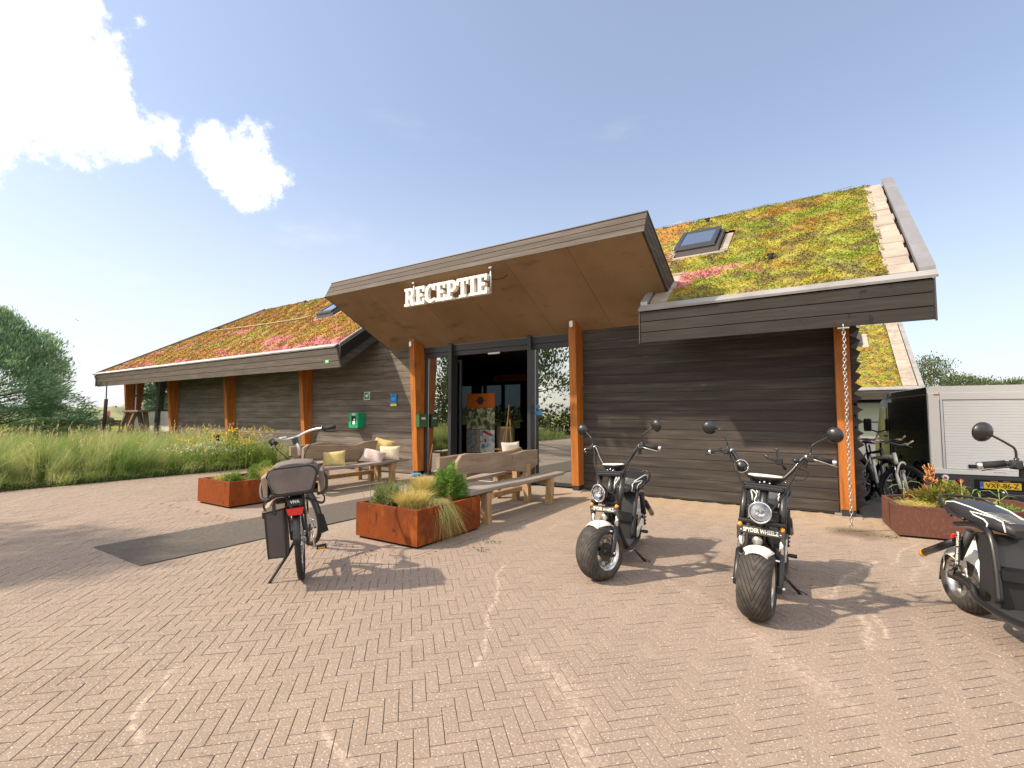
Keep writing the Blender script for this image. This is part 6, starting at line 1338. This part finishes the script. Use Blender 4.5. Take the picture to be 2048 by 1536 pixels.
# chassis, bumper
p('chassis', MB().box(.08, TW-.08, .05, TL+1.2, .26, TB0-.02), BMATT)
bp = p('rear_bumper', MB().box(.03, TW-.03, -.03, .05, .22, TB0-.025, .02), mat('bumper_grey', (.045, .045, .047), .55))
p('number_plate_recess', MB().box(.50, 1.06, -.034, -.031, .26, .42), BLACK, bp)
pl = p('number_plate', MB().box(.56, 1.02, -.044, -.036, .285, .385, .004), mat('plate_yellow', (.80, .52, .01), .4), bp)
p('plate_blue_strip', MB().box(.562, .602, -.0465, -.0442, .287, .383), mat('plate_blue', (.01, .10, .55), .4))
text_part('lettering', 'VXF-86-Z', .098, .001, BLACK, TR, Matrix.Translation((.81, -.0455, .333)) @ MX, bold=.0010, sx=.92)
text_part('lettering', 'NL', .026, .001, SIGNW, TR, Matrix.Translation((.582, -.0475, .303)) @ MX)
text_part('lettering', 'Hvsit Wit Cargo', .022, .001, mat('faint_print', (.30, .30, .30), .5), TR, Matrix.Translation((.80, -.032, TB0+.03)) @ MX)
for x, m_, z_ in ((.16, WHITE, .425), (.34, REDL, .375), (1.24, REDL, .375), (1.46, WHITE, .425)):
    r_ = p('round_lamp', MB().lathe([(-.062, 0), (-.060, .028), (-.052, .044), (-.03, .046), (-.03, 0)], 20, 'y', (x, 0, z_)), m_)
    p('lamp_centre', MB().lathe([(-.066, 0), (-.065, .016), (-.060, .020), (-.060, 0)], 14, 'y', (x, 0, z_)), mat('pink_lens', (.72, .42, .38), .3) if m_ is REDL else REDL)
p('plate_lamp', MB().box(.68, .76, -.05, -.035, .395, .405).box(.82, .90, -.05, -.035, .395, .405), mat('lamp_amber_dim', (.45, .22, .12), .5))
p('under_run_bar', MB().box(.86, 1.30, -.16, -.10, .14, .21, .01), BMATT); p('under_run_bar', MB().box(.20, .60, -.10, -.04, .17, .22, .01), BMATT)
p('tow_ball', MB().ball((.78, -.14, .25), .025, 12).tube([(.78, -.14, .24), (.78, -.06, .16)], .018, 8), CHROME)
# wheels with round arches
for x0, x1, y in ((.02, .22, .62), (TW-.22, TW-.02, .62), (.02, .22, 2.95), (TW-.22, TW-.02, 2.95)):
    w = p('wheel', MB().lathe([(x0, .12), (x0, .255), (x0+.03, .285), (x1-.03, .285), (x1, .255), (x1, .12)], 36, 'x', (0, y, .285)), RUB)
    p('wheel_rim', MB().lathe([(x0+.01, 0), (x0+.01, .05), (x0+.04, .08), (x0+.015, .15), (x0-.002, .165), (x0-.002, .175)], 28, 'x', (0, y, .285)), mat('dark_rim', (.10, .10, .10), .4, .7), w)
sk = MB(); pr = [(-.0, -.0, .22), (-.0, .0, TB0-.01), (-.0, TL+.05, TB0-.01), (-.0, TL+.05, .22)]
arc = [(0, .62+.34*math.cos(rad(a)), .285+.34*math.sin(rad(a))) for a in range(180, -1, -12)]
sk.prism([(0, .0, .25), (0, .0, TB0-.01)]+[(0, TL+.02, TB0-.01), (0, TL+.02, .25)]+[(0, y_, max(z_, .25)) for _, y_, z_ in arc[::-1]], (.02, 0, 0))
p('side_skirt', sk, mat('bumper_grey', (0, 0, 0))); p('wheel_arch_lip', MB().tube([(-.008, y_, z_) for _, y_, z_ in arc if z_ > .24], .016, 6), TD)
# cab
cab = [(TL+.03, .30), (TL+.03, 1.62), (TL+.25, 1.74), (TL+.62, 1.66), (TL+1.02, 1.02), (TL+1.30, .86), (TL+1.36, .30)]
C_ = p('cab', MB().prism([(-.0, y_, z_) for y_, z_ in cab], (TW, 0, 0)), TD)
gl = [(TL+.16, 1.02), (TL+.16, 1.55), (TL+.58, 1.55), (TL+.90, 1.02)]
p('cab_window', MB().prism([(-.006, y_, z_) for y_, z_ in gl], (.005, 0, 0)), mat('dark_glass', (.008, .009, .010), .08), C_); p('windscreen', MB().prism([(.06, TL+.655, 1.63), (TW-.06, TL+.655, 1.63), (TW-.06, TL+1.02, 1.05), (.06, TL+1.02, 1.05)], (0, .012, .006)), GLASSR, C_)
p('door_handle', MB().box(-.02, -.002, TL+.22, TL+.36, .93, .96, .005), BMATT, C_)
p('wing_mirror', MB().box(-.27, -.13, TL+.86, TL+.93, 1.02, 1.30, .02).tube([(-.14, TL+.90, 1.05), (.0, TL+.95, 1.0)], .015, 6), BMATT)

# ---------------------------------------------------------------- things in the meadow
TRS = thing('trestle', 'dark wooden A-frame trestle standing by the left gable', 'trestle', (-21.5, 7.55, 0))
TWD = mat('grey_brown_timber', (.13, .095, .075), .8, layers=(((.20, .15, .12), 5, .4, .7),))
part('top_plank', MB().box(-22.15, -20.75, 7.35, 7.75, 1.46, 1.54, .01), TWD, TRS)
for x0, x1, y0, y1 in ((-21.95, -22.65, 7.4, 7.2), (-21.2, -22.05, 7.4, 7.2), (-21.2, -20.95, 7.7, 7.8), (-21.75, -21.5, 7.7, 7.9)):
    part('leg', MB().prism([(x0-.07, y0, 1.46), (x0+.07, y0, 1.46), (x1+.07, y1, 0), (x1-.07, y1, 0)], (0, .12, 0)), TWD, TRS)
BSH = thing('garden_bench', 'dark wooden bench out in the meadow carrying a seated person', 'bench', (-29.4, 9.2, 0))
bd = Vector((.30, .954, 0))
def bb_(u0, u1, v0, v1, z0, z1):                            # bench frame: u along the bench, v towards the meadow
    M = Matrix.Translation((-29.4, 9.2, 0)) @ Matrix.Rotation(math.atan2(bd.y, bd.x), 4, 'Z'); return MB().box(u0, u1, v0, v1, z0, z1, .01, M=M)
BW_ = mat('dark_brown_wood', (0, 0, 0))
part('backrest', bb_(-.65, .65, -.03, .03, .80, 1.10), BW_, BSH); part('seat', bb_(-.65, .65, .05, .5, .50, .56), BW_, BSH)
for u in (-.55, .55): part('leg', bb_(u-.05, u+.05, -.03, .5, 0, .5), BW_, BSH); part('back_post', bb_(u-.04, u+.04, -.05, -.032, .5, 1.08), BW_, BSH)
def skin(name, verts, edges, radii, m, parent=None, lvl=1, root=0):
    me = bpy.data.meshes.new(name); me.from_pydata(verts, edges, []); o = bpy.data.objects.new(name, me); COL.objects.link(o)
    md = o.modifiers.new('skin', 'SKIN'); md.use_smooth_shade = True
    for i, r in enumerate(radii): me.skin_vertices[0].data[i].radius = r if hasattr(r, '__len__') else (r, r)
    me.skin_vertices[0].data[root].use_root = True
    s = o.modifiers.new('sub', 'SUBSURF'); s.levels = lvl; s.render_levels = lvl; bpy.context.view_layer.update()
    m2 = bpy.data.meshes.new_from_object(o.evaluated_get(bpy.context.evaluated_depsgraph_get())); bpy.data.objects.remove(o); m2.materials.clear(); m2.materials.append(m)
    return put(bpy.data.objects.new(name, m2), parent)
PS = thing('person', 'person in a brown jacket and pink headscarf sitting on the meadow bench, seen from behind', 'person', (-29.4, 9.2, 0), (0, 0, math.atan2(bd.y, bd.x)))
skin('body', [(0, .22, .62), (0, .20, .85), (0, .17, 1.10), (0, .17, 1.24), (0, .18, 1.33), (0, .20, 1.42), (-.20, .17, 1.16), (-.30, .25, .92), (-.22, .42, .80), (.20, .17, 1.16), (.30, .25, .92), (.22, .42, .80), (-.11, .60, .62), (-.11, .68, .20), (-.11, .80, .06), (.11, .60, .62), (.11, .68, .20), (.11, .80, .06)],
     [(0, 1), (1, 2), (2, 3), (3, 4), (4, 5), (2, 6), (6, 7), (7, 8), (2, 9), (9, 10), (10, 11), (0, 12), (12, 13), (13, 14), (0, 15), (15, 16), (16, 17)],
     [(.19, .14), (.17, .13), (.20, .12), .07, .065, .10, .065, .05, .035, .065, .05, .035, .08, .055, .05, .08, .055, .05], mat('brown_jacket', (.16, .095, .06), .85), PS)
part('head', MB().ball((0, .20, 1.44), .10, 14, (.9, 1, 1.15)).ball((0, .30, 1.43), .018, 6).ball((.085, .20, 1.43), .02, 6).ball((-.085, .20, 1.43), .02, 6), mat('skin', (.42, .25, .17), .6), PS, local=True)
part('headscarf', MB().ball((0, .185, 1.465), .118, 14, (.95, 1, 1.08)).ball((.04, .12, 1.36), .06, 8, (1.3, .7, 1)), mat('pink_scarf', (.62, .22, .20), .8), PS, local=True)
single('white_crate', MB().box(-27.75, -27.15, 8.15, 8.6, 0, .62, .02), WHITE, (-27.5, 8.4, 0), 'small white box standing in the grass in front of the meadow bench', 'crate')
gull = MB().tube([(-.12, 0, 0), (.14, 0, .02)], [.01, .035], 6).prism([(0, 0, 0), (.10, .0, 0), (.02, .42, .14), (-.03, .40, .13)], (0, 0, .012)).prism([(0, 0, 0), (.10, .0, 0), (.02, -.42, .14), (-.03, -.40, .13)], (0, 0, .012))
v = ray(155, 641); single('seagull', gull, mat('gull_grey', (.30, .30, .30), .8), tuple(Vector((0, 0, CAMH))+v*60), 'tiny seagull flying in the pale sky above the left roof', 'bird', local=True, rot=(0, 0, .6))

# ---------------------------------------------------------------- trees
BARK = mat('bark', (.12, .085, .06), .9, layers=(((.20, .15, .11), 6, .4, .7, (3, 3, .5)),))
def tree(name, label, base, h, r, leafm, nclump, per, lsize, cat='tree', kind='pine', seed=0, low=.12, group=None, cl=.28, aspect=.2):
    rg = np.random.default_rng(seed); T = thing(name, label, cat, base, group=group); bx, by_, bz = base
    part('trunk', MB().tube([(bx, by_, bz-.1), (bx+.05*h*.1, by_, h*.35), (bx-.02*h, by_+.02*h, h*.7), (bx, by_, h*.93)], [.035*h*.6, .027*h*.6, .016*h*.6, .01], 8), BARK, T)
    tips = []; br = MB()
    for i in range(nclump):
        t = rg.uniform(low, 1.0)
        prof = (1-((t-low)/(1-low))**1.7)**.62 if kind == 'pine' else math.sin(math.pi*min(.98, .12+.85*t))**.6
        a = rg.uniform(0, 2*np.pi); rr = r*prof*rg.uniform(.35, 1.0)**.5*(1+.28*math.sin(a*3+t*7+seed)); z = h*t
        tips.append((bx+rr*math.cos(a), by_+rr*math.sin(a), z+rg.normal(0, .04*h*.3)))
        if i % 14 == 0: br.tube([(bx, by_, max(.1, z-.25*rr)), (bx+rr*.5*math.cos(a), by_+rr*.5*math.sin(a), z-.12*rr), tips[-1]], [.035, .02, .006], 4, caps=False)
    part('branches', br, BARK, T, kind='stuff')
    tips = np.array(tips); C = np.repeat(tips, per, 0)+rg.normal(0, cl, (len(tips)*per, 3))*(1, 1, .6); d = np.repeat(tips-np.array([bx, by_, h*.35]), per, 0); d /= np.linalg.norm(d, axis=1)[:, None]+1e-6; d[:, 2] += .35
    V, F = leaf_quads(C, lsize, aspect=aspect, axis=d); fast_obj('crown', V, F, leafm, parent=T); return T
PN = foliage_mat('scots_pine', [(0, (.13, .24, .15)), (.5, (.22, .37, .21)), (.8, (.33, .47, .24)), (1, (.38, .48, .24))], bign=((.32, .42, .17), .5, .45, .7, .5))
tree('pine_tree', 'large bushy pine at the left edge of the picture', (-26.3, 4.45, 0), 5.3, 3.05, PN, 900, 100, .17, seed=4, low=.03, cl=.17, aspect=.22)
BRD = foliage_mat('broadleaf', [(0, (.04, .07, .02)), (.5, (.09, .13, .035)), (1, (.17, .20, .08))])
for i, (px, d_, h_, r_, lab) in enumerate(((1868, 46, 6.6, 1.9, 'tallest grey green tree top above the truck, next to the rear roof'), (1925, 50, 5.4, 1.8, 'lower tree top above the middle of the truck roof'), (1975, 54, 5.8, 1.7, 'feathery tree top above the right part of the truck'), (2035, 50, 4.9, 1.6, 'small green tree top at the right picture edge'))):
    v = ray(px, 828); v = Vector((v.x, v.y, 0)).normalized(); c = v*d_*1.25
    tree('background_tree', lab, (c.x, c.y, 0), h_*(.98, .90, .84, .90)[i], r_*1.0, BRD, 110, 40, .17, kind='round', seed=20+i, low=.45, group='trees behind the truck', cl=.32, aspect=.5)
# planting on the far side of the plaza, behind the viewpoint (it shows in the glass and shades the bricks on the left)
tree('roadside_tree', 'loose young tree across the plaza, mirrored in the left side window', (-11.8, -3.2, 0), 6.8, 2.0, BRD, 190, 40, .16, kind='round', seed=31, low=.34, cl=.25, aspect=.5)
for i, (x, y, h_) in enumerate(((-19, -9, 6.5), (-23.5, -13, 5.5), (-27, -17, 8.0), (-13, -16, 4.5))):
    tree('roadside_tree', ('tall', 'spreading', 'highest', 'small')[i]+' roadside tree across the plaza, outside the picture', (x, y, 0), h_, h_*.32, BRD, 150, 40, .26, kind='round', seed=40+i, low=.2, cl=.4, aspect=.5)
n = 9000; x = RNG.uniform(-45, -6, n); C = np.stack([x, -14-.2*x*0+RNG.normal(0, .7, n)-(x+20)**2*.004, np.abs(RNG.normal(.9, .55, n))], 1); Vq, Fq = leaf_quads(C, .3, .4, .6)
fast_obj('hedge', Vq, Fq, BRD, loc=(-25, -15, 0), label='low hedge across the plaza behind the viewpoint', category='hedge', kind='stuff')
# grass tufts in the joints
C = []
for px, py, n_, s_ in ((1775, 1075, 60, .05), (1690, 1062, 30, .05), (960, 1100, 30, .04), (720, 1110, 25, .04), (985, 1085, 30, .04)):
    gx, gy = gp(px, py); C.append(np.stack([RNG.normal(gx, s_*1.6, n_), RNG.normal(gy, s_, n_), RNG.uniform(0, .012, n_)], 1))
C = np.vstack(C); Vq, Fq = leaf_quads(C, .03, .8, .3); fast_obj('joint_weeds', Vq, Fq, FRINGE, loc=(0, 5, 0), kind='stuff', label='tiny weeds in the joints near the planters', category='weeds')
